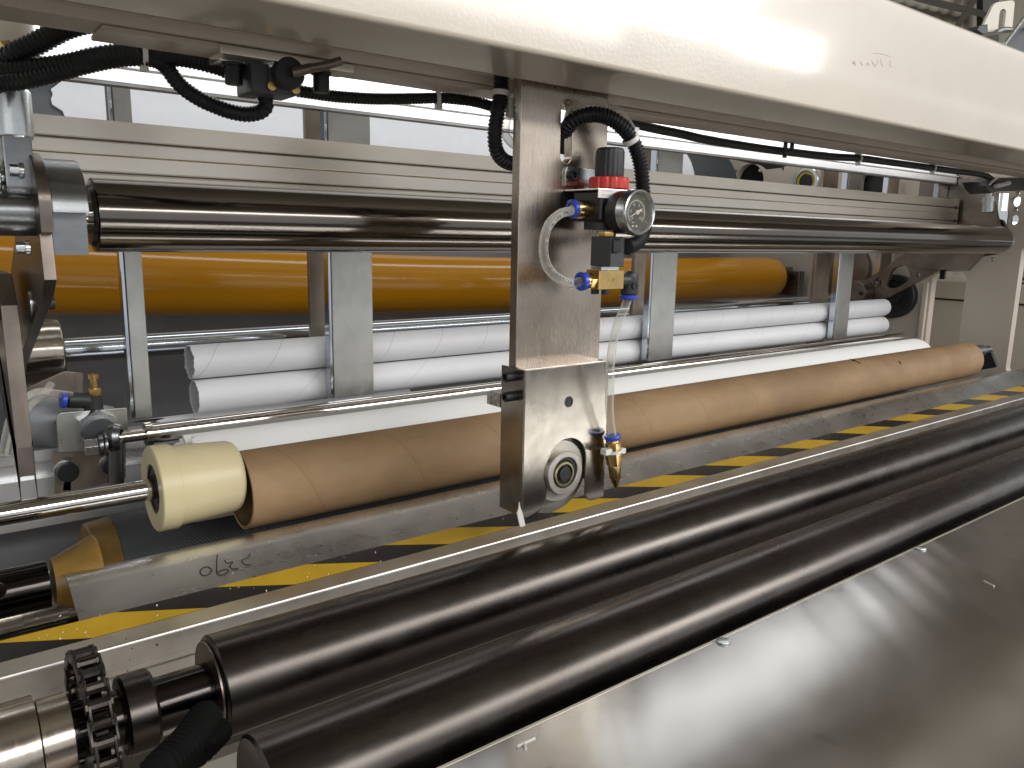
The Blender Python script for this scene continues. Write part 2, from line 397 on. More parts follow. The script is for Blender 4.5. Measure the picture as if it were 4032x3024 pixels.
def text_mesh(bm, s, size, mat_, depth=.0002):
    cu = bpy.data.curves.new('t', 'FONT'); cu.body = s; cu.size = size; cu.align_x = 'CENTER'; cu.align_y = 'CENTER'; cu.extrude = depth
    cu.resolution_u = 2
    o = bpy.data.objects.new('t', cu); COL.objects.link(o)
    dg = bpy.context.evaluated_depsgraph_get(); me = bpy.data.meshes.new_from_object(o.evaluated_get(dg))
    me.transform(mat_); bm.from_mesh(me); bpy.data.meshes.remove(me); bpy.data.objects.remove(o); bpy.data.curves.remove(cu)

# ================================================================== OVERHEAD BEAM
ZB = H+.128
t = thing('overhead_beam', 'large glossy cream white beam across the top with its brown lit underside', 'machine beam', (1.3, .55, ZB))
b = NB(); box(b, -.9, 4.2, .466, .548, ZB, H+.466*math.tan(math.radians(28.5)), .004, 3); link('front_box', b, WHITEP, t)
b = NB(); prism(b, [(.551, ZB+.001), (.551, ZB+.09), (.642, ZB+.09), (.642, ZB+.004), (.600, ZB+.004), (.597, ZB+.010), (.560, ZB+.010)], 'yz', -.9, 4.2); link('underside_channel', b, CREAM, t)
b = NB(); prism(b, [(.606, ZB), (.606, ZB+.0035), (.6445, ZB+.0035), (.6445, ZB)], 'yz', .124, 4.0, bev=.0006); link('flat_bar', b, CREAM, t)
b = NB()                                                            # faint pencil scribble
for st in ([(1100, 400), (1108, 425), (1112, 395), (1120, 428)], [(1150, 395), (1165, 425)], [(1185, 430), (1200, 405), (1205, 430)], [(1225, 395), (1250, 432), (1265, 385)],
           [(1285, 380), (1290, 425), (1310, 428)], [(1335, 395), (1350, 400), (1340, 420), (1356, 432), (1330, 440)], [(1235, 345), (1290, 350), (1345, 365)]):
    tube(b, [C3(x, y, .4659) for x, y in st], .00026, 5, .003)
link('pencil_scribble', b, PENCIL, t)

# ================================================================== UPPER ROLLER ON ITS SWING ARMS
YR, ZR, RR = .74, ZT(.74, .77), .0301
t = thing('chrome_roller', 'long dark chrome roller running across the middle behind the steel plate', 'roller', (1.0, YR, ZR))
b = NB(); lathe(b, [(.130, 0), (.130, .024), (.133, .0265), (.1335, .0298), (.1345, RR), (1.916, RR), (1.921, RR-.002), (1.925, .024), (1.925, 0)], (0, YR, ZR), seg=96); link('roller_shell', b, CHROME, t)
b = NB(); cyl(b, (.105, YR, ZR), (1, 0, 0), .03, .012); link('journal', b, ROD, t)
b = NB(); cyl(b, (1.92, YR, ZR), (1, 0, 0), .05, .011); link('journal', b, ROD, t)
b = NB(); lathe(b, [(1.926, .02), (1.927, .026), (1.935, .027), (1.942, .024), (1.944, .0)], (0, YR, ZR), seg=48); link('end_cap', b, ZINC, t)

def AL(x, y, Yv=YR-.03): return P(x*.31646, 480+y*.31646, Y=Yv)
t = thing('swing_arm', 'dark steel swing arm and bearing block holding the left end of the chrome roller', 'machine arm', (.1, .75, ZR-.1))
z0 = lambda x, y, Yv: AL(x, y, Yv).z
ztop, zbt = z0(700, 545, .72), z0(700, 1650, .72)
b = NB(); prism(b, arc(YR, ZR, .043, 20, 170, 14)+[(YR-.043, z0(600, 1120, .70)), (YR-.030, z0(600, 1130, .71)), (YR-.030, zbt), (YR+.04, zbt)], 'yz', .0985, .124, bev=.0012); link('bearing_block', b, DARKG, t)
b = NB(); prism(b, arc(YR-.002, ZR, .0465, 10, 170, 14)+[(YR-.0455, ZR-.014), (YR-.036, ZR-.016), (YR-.040, ZR-.05), (YR-.02, ZR-.064), (YR+.20, ZR-.150), (YR+.30, ZR-.215), (YR+.33, ZR-.14), (YR+.10, ZR-.01)], 'yz', .0895, .0983, bev=.001); link('arm_plate', b, DARK, t)
b = NB(); prism(b, [(YR-.012, ZR+.03), (YR-.012, ZR+.074), (YR-.004, ZR+.080), (YR+.018, ZR+.080), (YR+.026, ZR+.07), (YR+.03, ZR+.03)], 'yz', .0835, .0893, bev=.001); link('lug', b, DARK, t)
for x, y in ((275, 620), (385, 1045), (350, 1565)):
    p = AL(x, y, .735); b = NB(); cyl(b, (p.x-.004, p.y-.015, p.z), (1, 0, 0), .0035, .0058, .0005, 20); hexagon(b, (p.x-.010, p.y-.015, p.z), (1, 0, 0), .007, .0046); link('bolt', b, ZINC, t)
b = NB(); cyl(b, (.058, YR-.01, ZR), (1, 0, 0), .032, .0175, .001, 40); link('shaft_sleeve', b, DARKG, t)
b = NB(); lathe(b, [(0, .0), (0, .034), (.001, .0365), (.006, .0375), (.0075, .036), (.0085, .030), (.0085, 0)], (.0505, YR-.01, ZR-.005), seg=64); link('flange_disc', b, ZINC, t)

# left clevis of the lifting cylinder
t = thing('lifting_cylinder', 'grey cylinder with rod eye hanging at the upper left corner', 'air cylinder', tuple(C1(60, 1000, .74)))
b = NB(); p = C1(75, 700, .735)
lathe(b, [(-.0225, 0), (-.0225, .0125), (-.020, .0138), (.012, .0138), (.0135, .0125), (.0135, .0125), (.020, .0125), (.020, 0)], p, (0, 0, 1), 32); link('rod_nut', b, ZINC, t)
b = NB(); prism(b, arc(p.y, p.z-.058, .0135, 180, 360, 12)+[(p.y+.0125, p.z-.022), (p.y-.0125, p.z-.022)], 'yz', p.x-.010, p.x+.010, bev=.002); link('rod_eye', b, DARKG, t)
b = NB(); cyl(b, (p.x-.03, p.y, p.z-.052), (1, 0, 0), .018, .014, .002); cyl(b, (p.x-.012, p.y, p.z-.052), (1, 0, 0), .036, .006, .0006); link('pin', b, ZINC, t)
b = NB(); q = C1(95, 250, .735); cyl(b, (q.x-.004, q.y, q.z-.024), (0, 0, 1), .10, .0175, .002); link('cylinder_barrel', b, CREAM2, t)
b = NB(); q = C1(60, 255, .715); hexagon(b, (q.x-.014, q.y, q.z-.016), (1, 0, .5), .012, .010); cyl(b, (q.x-.026, q.y, q.z-.018), (1, 0, .3), .03, .008, .001); link('hose_fitting', b, GREYB, t)
b = NB(); hexagon(b, (q.x-.004, q.y-.006, q.z-.006), (.3, -.4, -.6), .008, .0062); link('brass_nut', b, BRASSD, t)

# right swing arm plate with lightening holes
XA = 1.975
def R4(x, y, X=XA):
    p = P(3300+x*.33152, 950+y*.33152, X=X); return (p.y, p.z)
t = thing('swing_arm', 'flat steel swing arm with rounded cut-outs at the right end of the chrome roller', 'machine arm', (XA, .9, ZR-.1))
outl = [R4(*q) for q in ((150, 520), (235, 512), (500, 352), (700, 205), (820, 130), (1000, -60), (1700, -330), (1950, -250), (2065, -25), (2050, 5), (1880, 155), (1560, 205), (1300, 255), (1040, 430), (830, 545), (620, 660), (430, 690), (250, 695), (150, 640))]
def rnd(q, r=.012):
    o = []
    n = len(q)
    for i in range(n):
        p, a, c = Vector(q[i]), Vector(q[i-1]), Vector(q[(i+1) % n]); u1 = (a-p).normalized(); u2 = (c-p).normalized()
        for k in range(6):
            s = k/5; w = p+u1*r*(1-s)**2+u2*r*s**2; o.append((w.x, w.y))
    return o
h1 = rnd([R4(*q) for q in ((640, 325), (800, 270), (865, 390), (840, 470), (690, 560), (560, 560))])
h2 = rnd([R4(*q) for q in ((1010, 100), (1120, 80), (1250, 60), (1180, 190), (1050, 190))], .008)
cc = R4(950, 400); h3 = [(cc[0]+.0055*math.cos(a*.5236), cc[1]+.0055*math.sin(a*.5236)) for a in range(12)]
cc = R4(470, 490); h4 = [(cc[0]+.010*math.cos(a*.5236), cc[1]+.012*math.sin(a*.5236)) for a in range(12)]
b = NB(); prism(b, outl, 'yz', XA, XA+.012, holes=[h1, h3, h4]); link('arm_plate', b, DARK, t)
b = NB(); p = P(3300+300*.33152, 950+600*.33152, X=XA); cyl(b, (XA-.045, p.y, p.z), (1, 0, 0), .044, .030, .002, 40); link('clamp_hub', b, DARK, t)
b = NB(); q = P(3300+272*.33152, 950+618*.33152, X=XA-.046); cyl(b, (XA-.0475, q.y, q.z), (1, 0, 0), .003, .0055, .0005, 16); link('screw', b, BPL, t)

# ================================================================== ALUMINIUM CROSS BEAM WITH SLOTS
YA = .83
t = thing('aluminium_cross_beam', 'wide slotted aluminium profile above the chrome roller', 'profile beam', (1.0, YA, H))
gr = [th for th in (5.53, 5.28, 4.55, 3.56, 3.28, 2.54)]
zt = ZT(YA, 6.68); prof = [(YA, zt)]
def groove(a, c, d): prof.extend([(YA, a), (YA+.0007, a-.0006), (YA+.0007, (a+c)/2+.0006), (YA+d, (a+c)/2), (YA+d, c+.0006), (YA+.0007, c), (YA, c-.0008)])
gz = [(ZT(YA, 5.58), ZT(YA, 5.36), .016), (ZT(YA, 4.62), ZT(YA, 4.52), .003), (ZT(YA, 3.58), ZT(YA, 3.36), .016), (ZT(YA, 2.64), ZT(YA, 2.54), .003)]
for g in gz: groove(*g)
prof += [(YA, H-.006), (YA+.03, H-.006), (YA+.03, zt)]
b = NB(); prism(b, prof, 'yz', -.25, 1.917); link('profile', b, ALU, t)
for th in (5.45, 3.47):
    b = NB(); cyl(b, (1.903, YA-.0015, ZT(YA, th)), (0, 1, 0), .004, .0042, .0003, 14); link('screw', b, BPL, t)
# upper header profile
YH = .845
t = thing('header_profile', 'bright white lit aluminium profile that carries the tops of the strip posts', 'profile beam', (1.0, YH, H+.15))
zl = ZT(YH, 9.05)
b = NB(); prism(b, [(YH, zl), (YH, zl+.0125), (YH-.004, zl+.0135), (YH-.004, zl+.0155), (YH+.002, zl+.0175), (YH+.002, zl+.0255), (YH+.0035, zl+.026), (YH+.0035, zl+.0275), (YH+.002, zl+.028), (YH+.002, zl+.052), (YH+.004, zl+.053), (YH+.004, zl+.0545), (YH+.002, zl+.055), (YH+.002, zl+.12), (YH+.05, zl+.12), (YH+.05, zl+.004), (YH+.01, zl)], 'yz', -.3, 1.925); link('profile', b, ALUW, t)
b = NB(); box(b, -.3, 1.924, YH-.0005, YH+.012, zl-.0035, zl-.0003, .0004, 1); link('lower_lip', b, DARKG, t)
p0, p1 = P(3703, 700, Y=.86), P(3800, 700, Y=.86)
b = NB(); box(b, p0.x, 1.926, .862, .872, ZT(.86, 6.0), zl-.002, .0005); link('end_bracket', b, ZINC, t)

# right frame plate beside the profiles
t = thing('end_plate', 'brownish steel end plate at the right end of the slotted profile', 'machine plate', (1.94, .80, H))
b = NB(); prism(b, [(.74, H+.02), (.785, H+.155), (.93, H+.155), (.93, H-.06), (.80, H-.06)], 'yz', 1.929, 1.943, bev=.001); link('plate', b, DARK, t)

# ================================================================== STRIP POSTS OF THE CORE RACK
zp0, zp1 = ZT(.955, -12.75), zl+.03
def post(name, x0, x1, y0, y1, z_0, z_1, label, mat, group, flange=True):
    t = thing(name, label, 'post', ((x0+x1)/2, y0, z_0), group)
    b = NB(); box(b, x0, x1, y0, y1, z_0, z_1, .0012); link('strip', b, mat, t)
    if flange:
        b = NB(); box(b, x0-.0045, x0-.0004, y0+.0012, y0+.0145, z_0+.001, z_1-.0015, .0006, 1); link('flange', b, SHAFT, t)
    return t
FG, RG = 'galvanised front posts of the core rack', 'bare steel rear posts of the core rack'
zlow = zp0
post('front_post', .199, .217, .948, .958, ZT(.95, -12.6), zp1, 'narrow galvanised post left of the white tube ends, front row', GALV, FG)
post('front_post', .442, .500, .948, .957, zlow, zp1, 'broad galvanised post in front of the white tubes left of the gauge plate', GALV, FG)
post('front_post', 1.045, 1.108, .948, .957, zlow, zp1, 'galvanised post just right of the clear tube and gauge, front row', GALV, FG)
post('front_post', 1.650, 1.704, .948, .957, zlow, zp1, 'galvanised post crossing the right part of the white tubes', GALV, FG)
post('rear_post', 1.992, 2.043, 1.035, 1.044, ZT(1.03, -12.2), zp1, 'rust stained post beyond the right ends of the white tubes', GALVD, RG)
post('rear_post', .450, .492, 1.035, 1.044, ZT(1.03, -14.5), zp1, 'brown steel post behind the white tubes left of the broad galvanised post', GALVD, RG, False)
post('rear_post', 1.090, 1.146, 1.035, 1.044, ZT(1.03, -14.5), zp1, 'brown steel post behind the white tubes right of the gauge', GALVD, RG, False)
post('rear_post', 1.694, 1.757, 1.035, 1.044, ZT(1.03, -14.5), zp1, 'brown steel post behind the white tubes near their right end', GALVD, RG, False)

# ================================================================== TUBES IN THE RACK
def pipe(name, o, L, R, th, mat, matin, label, cat, jag=None, group=None, extra=None):
    t = thing(name, label, cat, o, group); b = NB()
    prof = [(0, R-th), (0, R), (L, R), (L, R-th)]
    n = 40
    prof = [(0, R-th), (0, R)]+[(L*k/n, R) for k in range(1, n)]+[(L, R), (L, R-th)]
    def jg(i, t_):
        if jag and i in (0, 1): return jag*(math.sin(t_*7)*.5+math.sin(t_*17+1)*.35+math.sin(t_*31)*.3)
        return 0
    lathe(b, prof, o, seg=64, jag=jg); link('tube_wall', b, mat, t)
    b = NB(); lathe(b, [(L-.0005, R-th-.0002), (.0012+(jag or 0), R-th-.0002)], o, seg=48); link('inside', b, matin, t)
    return t
RC = .0208
pipe('white_core_tube', (.272, .989, ZT(.989, -9.13)), 1.662, RC, .0016, CORE, COREI, 'upper white cardboard core tube with spiral seams, lying on the lower one', 'core tube', .0012, 'white core tubes in the rack')
pipe('white_core_tube', (.275, .987, ZT(.987, -11.58)), 1.655, RC, .0016, CORE2, COREI, 'lower white cardboard core tube beneath the other in the rack', 'core tube', .0006, 'white core tubes in the rack')
b = NB(); p = P(640, 1640, Y=1.02); 
for i in range(10):
    pass
t = thing('torn_core', 'torn kraft and white core scrap under the white tubes at their left end', 'core scrap', tuple(p))
b = NB(); lathe(b, [(-.02, .017), (.35, .017)], (p.x, p.y, p.z-.018), seg=32, a0=-1.2, a1=1.5, jag=lambda i, a: (.02*math.sin(a*3)+.01*math.sin(a*9)) if i == 0 else 0); link('outer_layer', b, CORE2, t)
b = NB(); lathe(b, [(-.012, .0164), (.35, .0164)], (p.x, p.y, p.z-.018), seg=32, a0=-1.2, a1=1.5, jag=lambda i, a: (.02*math.sin(a*3)+.01*math.sin(a*9)) if i == 0 else 0); link('inner_layer', b, KRAFT, t)

# light shaft and hub
t = thing('shaft', 'polished steel shaft behind the white tubes with a turned hub on its left end', 'shaft', (.3, 1.1, ZT(1.1, -7.76)))
zs = ZT(1.1, -7.76)
b = NB(); cyl(b, (.10, 1.1, zs), (1, 0, 0), 1.87, .0153, .001, 64); link('shaft_bar', b, SHAFT, t)
b = NB(); lathe(b, [(-.04, 0), (-.04, .0385), (.120, .0385), (.1215, .0392), (.137, .0392), (.139, .0378), (.1405, .034), (.1405, 0)], (.012, 1.1, zs), seg=80); link('hub', b, HUB, t)
# left vertical arm piece with bolt
t = thing('arm_link', 'dark steel link with a hexagon bolt left of the orange roller', 'machine arm', (.06, .86, H-.2))
def Z2(x, y, Y): return P(x*.45208, 950+y*.45208, Y=Y)
q = [Z2(*w, .80) for w in ((160, 120), (280, 130), (190, 230), (180, 260), (40, 1240), (-60, 1240), (100, 300))]
b = NB(); prism(b, [(.80, ZR-.05), (.775, ZR-.075), (.765, ZR-.22), (.765, H-.185), (.80, H-.185), (.86, ZR-.16), (.88, ZR-.05)], 'yz', .066, .0785, bev=.001); link('link_plate', b, DARK, t)
p = Z2(180, 560, .80)
b = NB(); cyl(b, (p.x-.04, .80, p.z), (1, 0, 0), .03, .0125, .001); link('boss', b, BPL2, t)
b = NB(); p = Z2(250, 545, .79); cyl(b, (p.x, .79, p.z), (1, 0, 0), .0025, .0105, .0004, 20); hexagon(b, (p.x+.0025, .79, p.z), (1, 0, 0), .009, .0095); link('nut', b, ZINC, t)
b = NB(); cyl(b, (p.x+.0115, .79, p.z), (1, 0, 0), .008, .0058, .001, 20); link('stud', b, BPL2, t)

# ================================================================== ORANGE ROLLER
YO, ZO, RO = 1.35, ZT(1.35, -4.43), .0570
t = thing('orange_roller', 'glossy orange rubber covered roller behind the rack posts', 'roller', (1.0, YO, ZO))
b = NB(); n = 60
lathe(b, [(-.1, 0), (-.1, RO)]+[(-.1+2.075*k/n, RO) for k in range(1, n+1)]+[(1.982, RO-.003), (1.984, RO-.010), (1.984, 0)], (0, YO, ZO), seg=80)
for v in b.verts:
    if v.co.x < 1.3: v.co.z += .026*((1.3-v.co.x)/1.0)**2
link('rubber_cover', b, ORANGE, t)
b = NB(); cyl(b, (1.98, YO, ZO), (1, 0, 0), .08, .022); link('journal', b, BRASSD, t)
b = NB(); box(b, 2.01, 2.035, YO-.075, YO-.03, ZO-.05, ZO+.02, .002); box(b, 2.012, 2.045, YO-.03, YO+.05, ZO-.05, ZO+.03, .002); link('bearing_block', b, DARKG, t)
b = NB(); cyl(b, (2.006, YO-.052, ZO+.004), (1, 0, 0), .004, .010, .0008, 20); link('screw', b, BPL, t)

# ================================================================== PAPER ROLL BEHIND (upper)
YW, ZW, RW = 1.62, H+.135, .145
t = thing('upper_web_roller', 'grey roller wrapped in white paper web high behind the posts', 'roller', (1.0, YW, ZW))
b = NB(); lathe(b, [(.23, RW-.004), (.23, RW), (1.78, RW), (1.78, RW-.004)], (0, YW, ZW), seg=96, jag=lambda i, a: .008*(math.sin(a*31)*.5+math.sin(a*83)) if i < 2 else 0); link('paper_web', b, WEB, t)
b = NB(); cyl(b, (.05, YW, ZW), (1, 0, 0), 1.93, RW-.005, .003, 80); link('roller_shell', b, GREYB, t)
b = NB(); cyl(b, (1.97, YW, ZW), (1, 0, 0), .12, .05); link('journal', b, BRASSD, t)
# dark inner panel below the orange roller
b = NB(); box(b, -.3, 2.05, 1.60, 1.62, .35, H-.02, .003)
tag(link('inner_panel', b, GREYP), 'dark grey sheet panel below and behind the orange roller', 'machine panel')
b = NB(); box(b, -.3, 2.05, 2.1, 2.12, H-.02, H+.7, .003)
tag(link('rear_cover', b, CREAM2), 'pale painted rear cover sheet above the paper web', 'machine panel')

# ================================================================== LOWER ROD, PAPER LOG, KRAFT TUBE
YD, ZD = .88, ZT(.88, -13.72)
t = thing('guide_rod', 'thin polished guide rod below the white tubes with a rod eye on its left end', 'guide rod', (1.0, YD, ZD))
b = NB(); lathe(b, [(.192, 0), (.192, .0105), (.1925, .0125), (.1990, .0125), (.1995, .0109), (1.822, .0109), (1.823, .0095), (1.830, .0095), (1.832, .0)], (0, YD, ZD), seg=48); link('rod_bar', b, ROD, t)
b = NB(); cyl(b, (.160, YD, ZD), (1, 0, 0), .033, .0062); link('thread', b, HUB, t)
def C4(x, y, Y): return P(.60759*x, 1008+.60759*y, Y=Y)
p = C4(722, 1190, .875)
b = NB(); lathe(b, [(-.006, .009), (-.0055, .0125), (.0, .0145), (.0055, .0125), (.006, .009)], (p.x+.004, p.y, p.z+.002), (1, -.45, 0), 32); cyl(b, (p.x+.004, p.y, p.z), (0, .25, -1), .055, .0075, .001, 20); link('rod_eye', b, DARKG, t)
b = NB(); hexagon(b, (p.x-.026, p.y-.006, p.z-.004), (1, -.12, 0), .012, .0095, .2); link('bolt', b, ZINC, t)
b = NB(); cyl(b, (p.x-.013, p.y-.007, p.z-.003), (1, -.12, 0), .004, .0105, .0006); cyl(b, (p.x-.008, p.y-.007, p.z-.003), (1, -.12, 0), .003, .012, .0006); link('washer', b, DARKG, t)

YP, RP = .83, .046
ZP = ZT(.83, -14.05-math.degrees(math.asin(RP/.856)))
t = thing('tissue_log', 'white embossed tissue log lying behind the brown kraft tube', 'paper roll', (.225, YP, ZP))
b = NB(); n = 30
lathe(b, [(0, .02), (0, RP)]+[(1.560*k/n, RP) for k in range(1, n+1)]+[(1.560, .02)], (.225, YP, ZP), seg=96, jag=lambda i, a: (.0035*(math.sin(a*23)+math.sin(a*61+1)+math.sin(a*9))) if i == 1 else 0); link('paper', b, TISSUE, t)
b = NB(); lathe(b, [(-.004, .017), (-.004, .0205), (1.563, .0205), (1.563, .017)], (.225, YP, ZP), seg=40); link('core', b, KRAFT, t)

YK, ZK, RK = .73, ZT(.73, -18.55), .0376
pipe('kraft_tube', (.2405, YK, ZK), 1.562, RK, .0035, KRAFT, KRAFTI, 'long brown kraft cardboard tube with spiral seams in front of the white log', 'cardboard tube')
kt = [o for o in COL.objects if o.name == 'kraft_tube'][0]
for u, v, dx in ((2688+.60759*1200, 1008+.60759*692, 0), (2688+.60759*1420, 1008+.60759*690, 1)):
    b = NB()
    for k in ((-14, -10), (4, -9)) if not dx else ((-5, -7), (4, -6)):
        a, c = P(u+k[0]*.6, v+k[1]*.6, Y=YK-.030), P(u+3, v+9, Y=YK-.033)
        for w in (a, c):
            dy = math.sqrt(max(1e-6, (RK+.0001)**2-(w.z-ZK)**2)); w.y = YK-dy
        tube(b, [a, (a+c)/2-Vector((0, .0004, 0)), c], .0008, 5)
    link('pen_tick', b, INK, kt)
t = thing('tube_support', 'dark bracket with a spindle at the right end of the brown kraft tube', 'machine bracket', (1.95, YK, ZK-.06))
b = NB(); q = [R4(*w, 1.93) for w in ((1730, 1270), (1770, 1262), (1810, 1300), (1885, 1495), (1640, 1540), (1690, 1400), (1700, 1300))]; prism(b, q, 'yz', 1.93, 1.942, bev=.001); link('bracket_plate', b, BPL2, t)
b = NB(); lathe(b, [(0, 0), (0, .011), (.03, .011), (.032, .014), (.090, .014), (.091, .009), (.13, .009)], (1.80, YK+.006, ZK+.012), seg=32); link('spindle', b, DARKG, t)

# cone chuck
YC, ZC = .73, ZT(.73, -17.42)
t = thing('core_chuck', 'cream nylon core chuck on a bright steel shaft left of the brown tube', 'chuck', (.19, YC, ZC))
b = NB(); lathe(b, [(.170, .0222), (.163, .0226), (.1625, .0375), (.1635, .0388), (.1785, .0388), (.1800, .0380), (.1805, .0368), (.2300, .0338), (.2345, .0325), (.2375, .029), (.2385, .024), (.2385, 0)], (0, YC, ZC), seg=80); link('chuck_body', b, CHUCK, t)
b = NB(); lathe(b, [(.168, 0), (.1665, .0100), (.1650, .0118), (.1642, .0128), (.1655, .0140), (.1655, .0195), (.1640, .0205), (.1640, .0221), (.172, .0222)], (0, YC, ZC), seg=48); link('bearing', b, BPL, t)
b = NB(); cyl(b, (-.20, YC, ZC), (1, 0, 0), .366, .0093, .0004, 48); link('shaft', b, ROD, t)

# grey grip roller with ochre end, lower left
YG, RG_ = .87, .072
ZG = ZT(.87, -21.0)-.035
t = thing('grip_roller', 'dark grey grip covered roller below the cream chuck', 'roller', (.3, YG, ZG))
b = NB(); cyl(b, (.152, YG, ZG), (1, 0, 0), 1.75, RG_, .001, 90); link('grip_cover', b, GRIP, t)
b = NB(); lathe(b, [(.128, .0), (.128, RG_-.008), (.130, RG_-.004), (.1518, RG_-.001), (.1518, 0)], (0, YG, ZG), seg=80); link('end_ring', b, WOODY, t)  # end face coloured ochre for the brown reflection of the cardboard
b = NB(); lathe(b, [(-.05, .030), (.040, .030), (.041, .042), (.062, .042), (.063, .036), (.100, .036), (.101, .026), (.110, .026), (.111, .038), (.122, .038), (.122, .0)], (0, YG-.02, ZG+.0), seg=64); link('journal', b, HUB, t)
# lower shaft with ochre cone
YL, ZL = .70, ZT(.70, -22.1)
t = thing('cone_shaft', 'dark steel shaft ending in an ochre cone at the lower left', 'shaft', (.05, YL, ZL))
b = NB(); cyl(b, (-.2, YL, ZL), (1, 0, 0), .273, .0189, .0006, 56); link('shaft_bar', b, BLKS, t)
b = NB(); lathe(b, [(.0765, 0), (.0765, .0196), (.080, .0205), (.106, .0318), (.1085, .0320), (.110, .031), (.110, 0)], (0, YL, ZL), seg=64); link('cone', b, WOODY, t)
b = NB(); p = P(0, 1950+.2712*1380, Y=YL-.019); cyl(b, (p.x-.002, p.y-.0008, p.z), (0, 1, 0), .003, .0065, .0004, 24); link('grub_screw', b, BLK, t)
b = NB(); cyl(b, (-.2, .655, ZT(.655, -25.4)), (1, 0, 0), .33, .013, .0006, 40)
tag(link('lower_bar', b, BLKS), 'glossy black round bar beneath the ochre cone shaft', 'bar')

# ================================================================== SHIELD, HAZARD TAPE, RAIL
p0 = (.663, ZT(.663, -22.05)); p1 = (.620, ZT(.620, -24.75))
t = thing('steel_shield', 'bent worn steel guard sheet in front of the brown tube with 2290 handwritten on it', 'guard sheet', (1.0, .65, p1[1]))
b = NB(); strip(b, [(.712, p0[1]-.034), (.700, p0[1]-.016), (.688, p0[1]-.0055), (.676, p0[1]-.001), p0, (.652, p0[1]-.0040), (.636, p0[1]-.0105), p1], .082, 1.985, .0014); link('sheet', b, SHIELD, t)
b = NB()
nrm = Vector((0, -(p0[1]-p1[1]), (p0[0]-p1[0]))).normalized()
def W7(x, y):
    u, v = .60759*x, 2016+.60759*y; d = Vector(ray(u, v)); pp = Vector((0, p1[0], p1[1])); o = Vector((0, 0, H))
    nn = Vector((0, -(p0[1]-p1[1]), p0[0]-p1[0])).normalized(); k = (pp-o).dot(nn)/d.dot(nn); return o+d*k+nn*.0005
for st in ([(1370, 375), (1345, 358), (1310, 368), (1295, 395), (1318, 415), (1355, 405), (1372, 380)],
           [(1408, 280), (1404, 330), (1406, 400), (1425, 412), (1465, 402), (1480, 380), (1455, 375), (1412, 392)],
           [(1455, 315), (1470, 335), (1510, 325), (1490, 350), (1500, 370), (1540, 372)],
           [(1620, 275), (1600, 300), (1565, 320), (1590, 345), (1625, 345)]):
    tube(b, [W7(*q) for q in st], .00055, 5, .002)
link('handwriting', b, INK, t)
ptf = (.600, ZT(.600, -26.0))
t = thing('hazard_tape', 'black tape with slanted yellow stripes along the edge of the steel guard', 'hazard tape', (1.0, .62, ptf[1]))
b = NB(); strip(b, [p1, ptf], -.25, 2.3, .0012); link('black_band', b, HZB, t)
SH0, SH1 = Vector(p0), Vector(p1)
dv = Vector((ptf[0]-p1[0], ptf[1]-p1[1])); tn = Vector((dv.y, -dv.x)).normalized()
if tn.y < 0: tn = -tn
ymesh = None
for k in range(-1, 15):
    xc = .087+.154*k
    q = []
    for (dx, f) in ((.000, .97), (.080, .97), (.018, .02), (-.060, .02)):
        pt = Vector(p1)+dv*f+tn*.0002; q.append((xc+dx, pt.x, pt.y))
    q2 = [(a, c+tn.x*.0003, d+tn.y*.0003) for a, c, d in q]
    b = NB(); vs = [b.verts.new(w) for w in q+q2]
    for f in ((0, 1, 2, 3), (4, 5, 6, 7), (0, 1, 5, 4), (1, 2, 6, 5), (2, 3, 7, 6), (3, 0, 4, 7)): b.faces.new([vs[i] for i in f])
    link('yellow_stripe', b, HZY, t, smooth=False)
t = thing('cutting_rail', 'ground steel rail with a bright rounded edge in front of the hazard tape', 'rail', (1.0, .59, ptf[1]))
e = (.578, ZT(.578, -27.0))
b = NB(); prism(b, [(ptf[0]-.0003, ptf[1]+.0006), (e[0]+.0022, e[1]+.0026), (e[0]+.0008, e[1]+.0020), (e[0]+.0002, e[1]+.0010), (e[0], e[1]-.0006), (e[0], e[1]-.016), (e[0]+.0015, e[1]-.017), (e[0]+.0015, e[1]-.021), (e[0], e[1]-.022), (e[0], e[1]-.033), (e[0]+.004, e[1]-.034), (e[0]+.004, e[1]-.038), (e[0], e[1]-.039), (e[0], e[1]-.080), (ptf[0]-.0003, e[1]-.080)], 'yz', -.25, 2.3); link('rail_profile', b, RAIL, t)
b = NB()
for x, y, r in ((740, 806, 3), (817, 823, 4), (855, 886, 4), (840, 958, 3), (825, 1030, 4), (730, 991, 2), (1018, 862, 7)):
    p = P(.60759*x, 2016+.60759*y, Y=e[0]-.0004) if y > 840 else P(.60759*x, 2016+.60759*y, Z=e[1]+.0042)
    if y > 1010 or x != 740: cyl(b, (p.x, e[0]-.0003 if y > 840 else p.y, p.z), (.3, -.9, .4), .0004, r*.00012, seg=7)
tag(link('oil_specks', b, INK, t), kind='stuff')

# ================================================================== THE TWO BLACK ROLLERS
YB, ZB1, RB = .50, ZT(.50, -31.0), .0342
t = thing('black_roller', 'rear one of two long black rollers, with a chain sprocket on its left journal', 'roller', (1.0, YB, ZB1), 'black winding rollers')
b = NB(); lathe(b, [(.1395, 0), (.1395, RB-.003), (.141, RB-.0008), (.142, RB), (2.6, RB), (2.6, 0)], (0, YB, ZB1), seg=96); link('roller_shell', b, BLK, t)
b = NB(); lathe(b, [(.1380, .0), (.1380, RB-.0035), (.1392, RB-.0035)], (0, YB, ZB1), seg=64); link('weld_ring', b, DARK, t)
b = NB(); cyl(b, (-.03, YB, ZB1), (1, 0, 0), .168, .0172, .0004, 48); link('journal', b, BLKS, t)
b = NB(); lathe(b, [(.084, .017), (.084, .0235), (.086, .025), (.101, .025), (.103, .0235), (.103, .017)], (0, YB, ZB1), seg=56); link('collar', b, BLK, t)
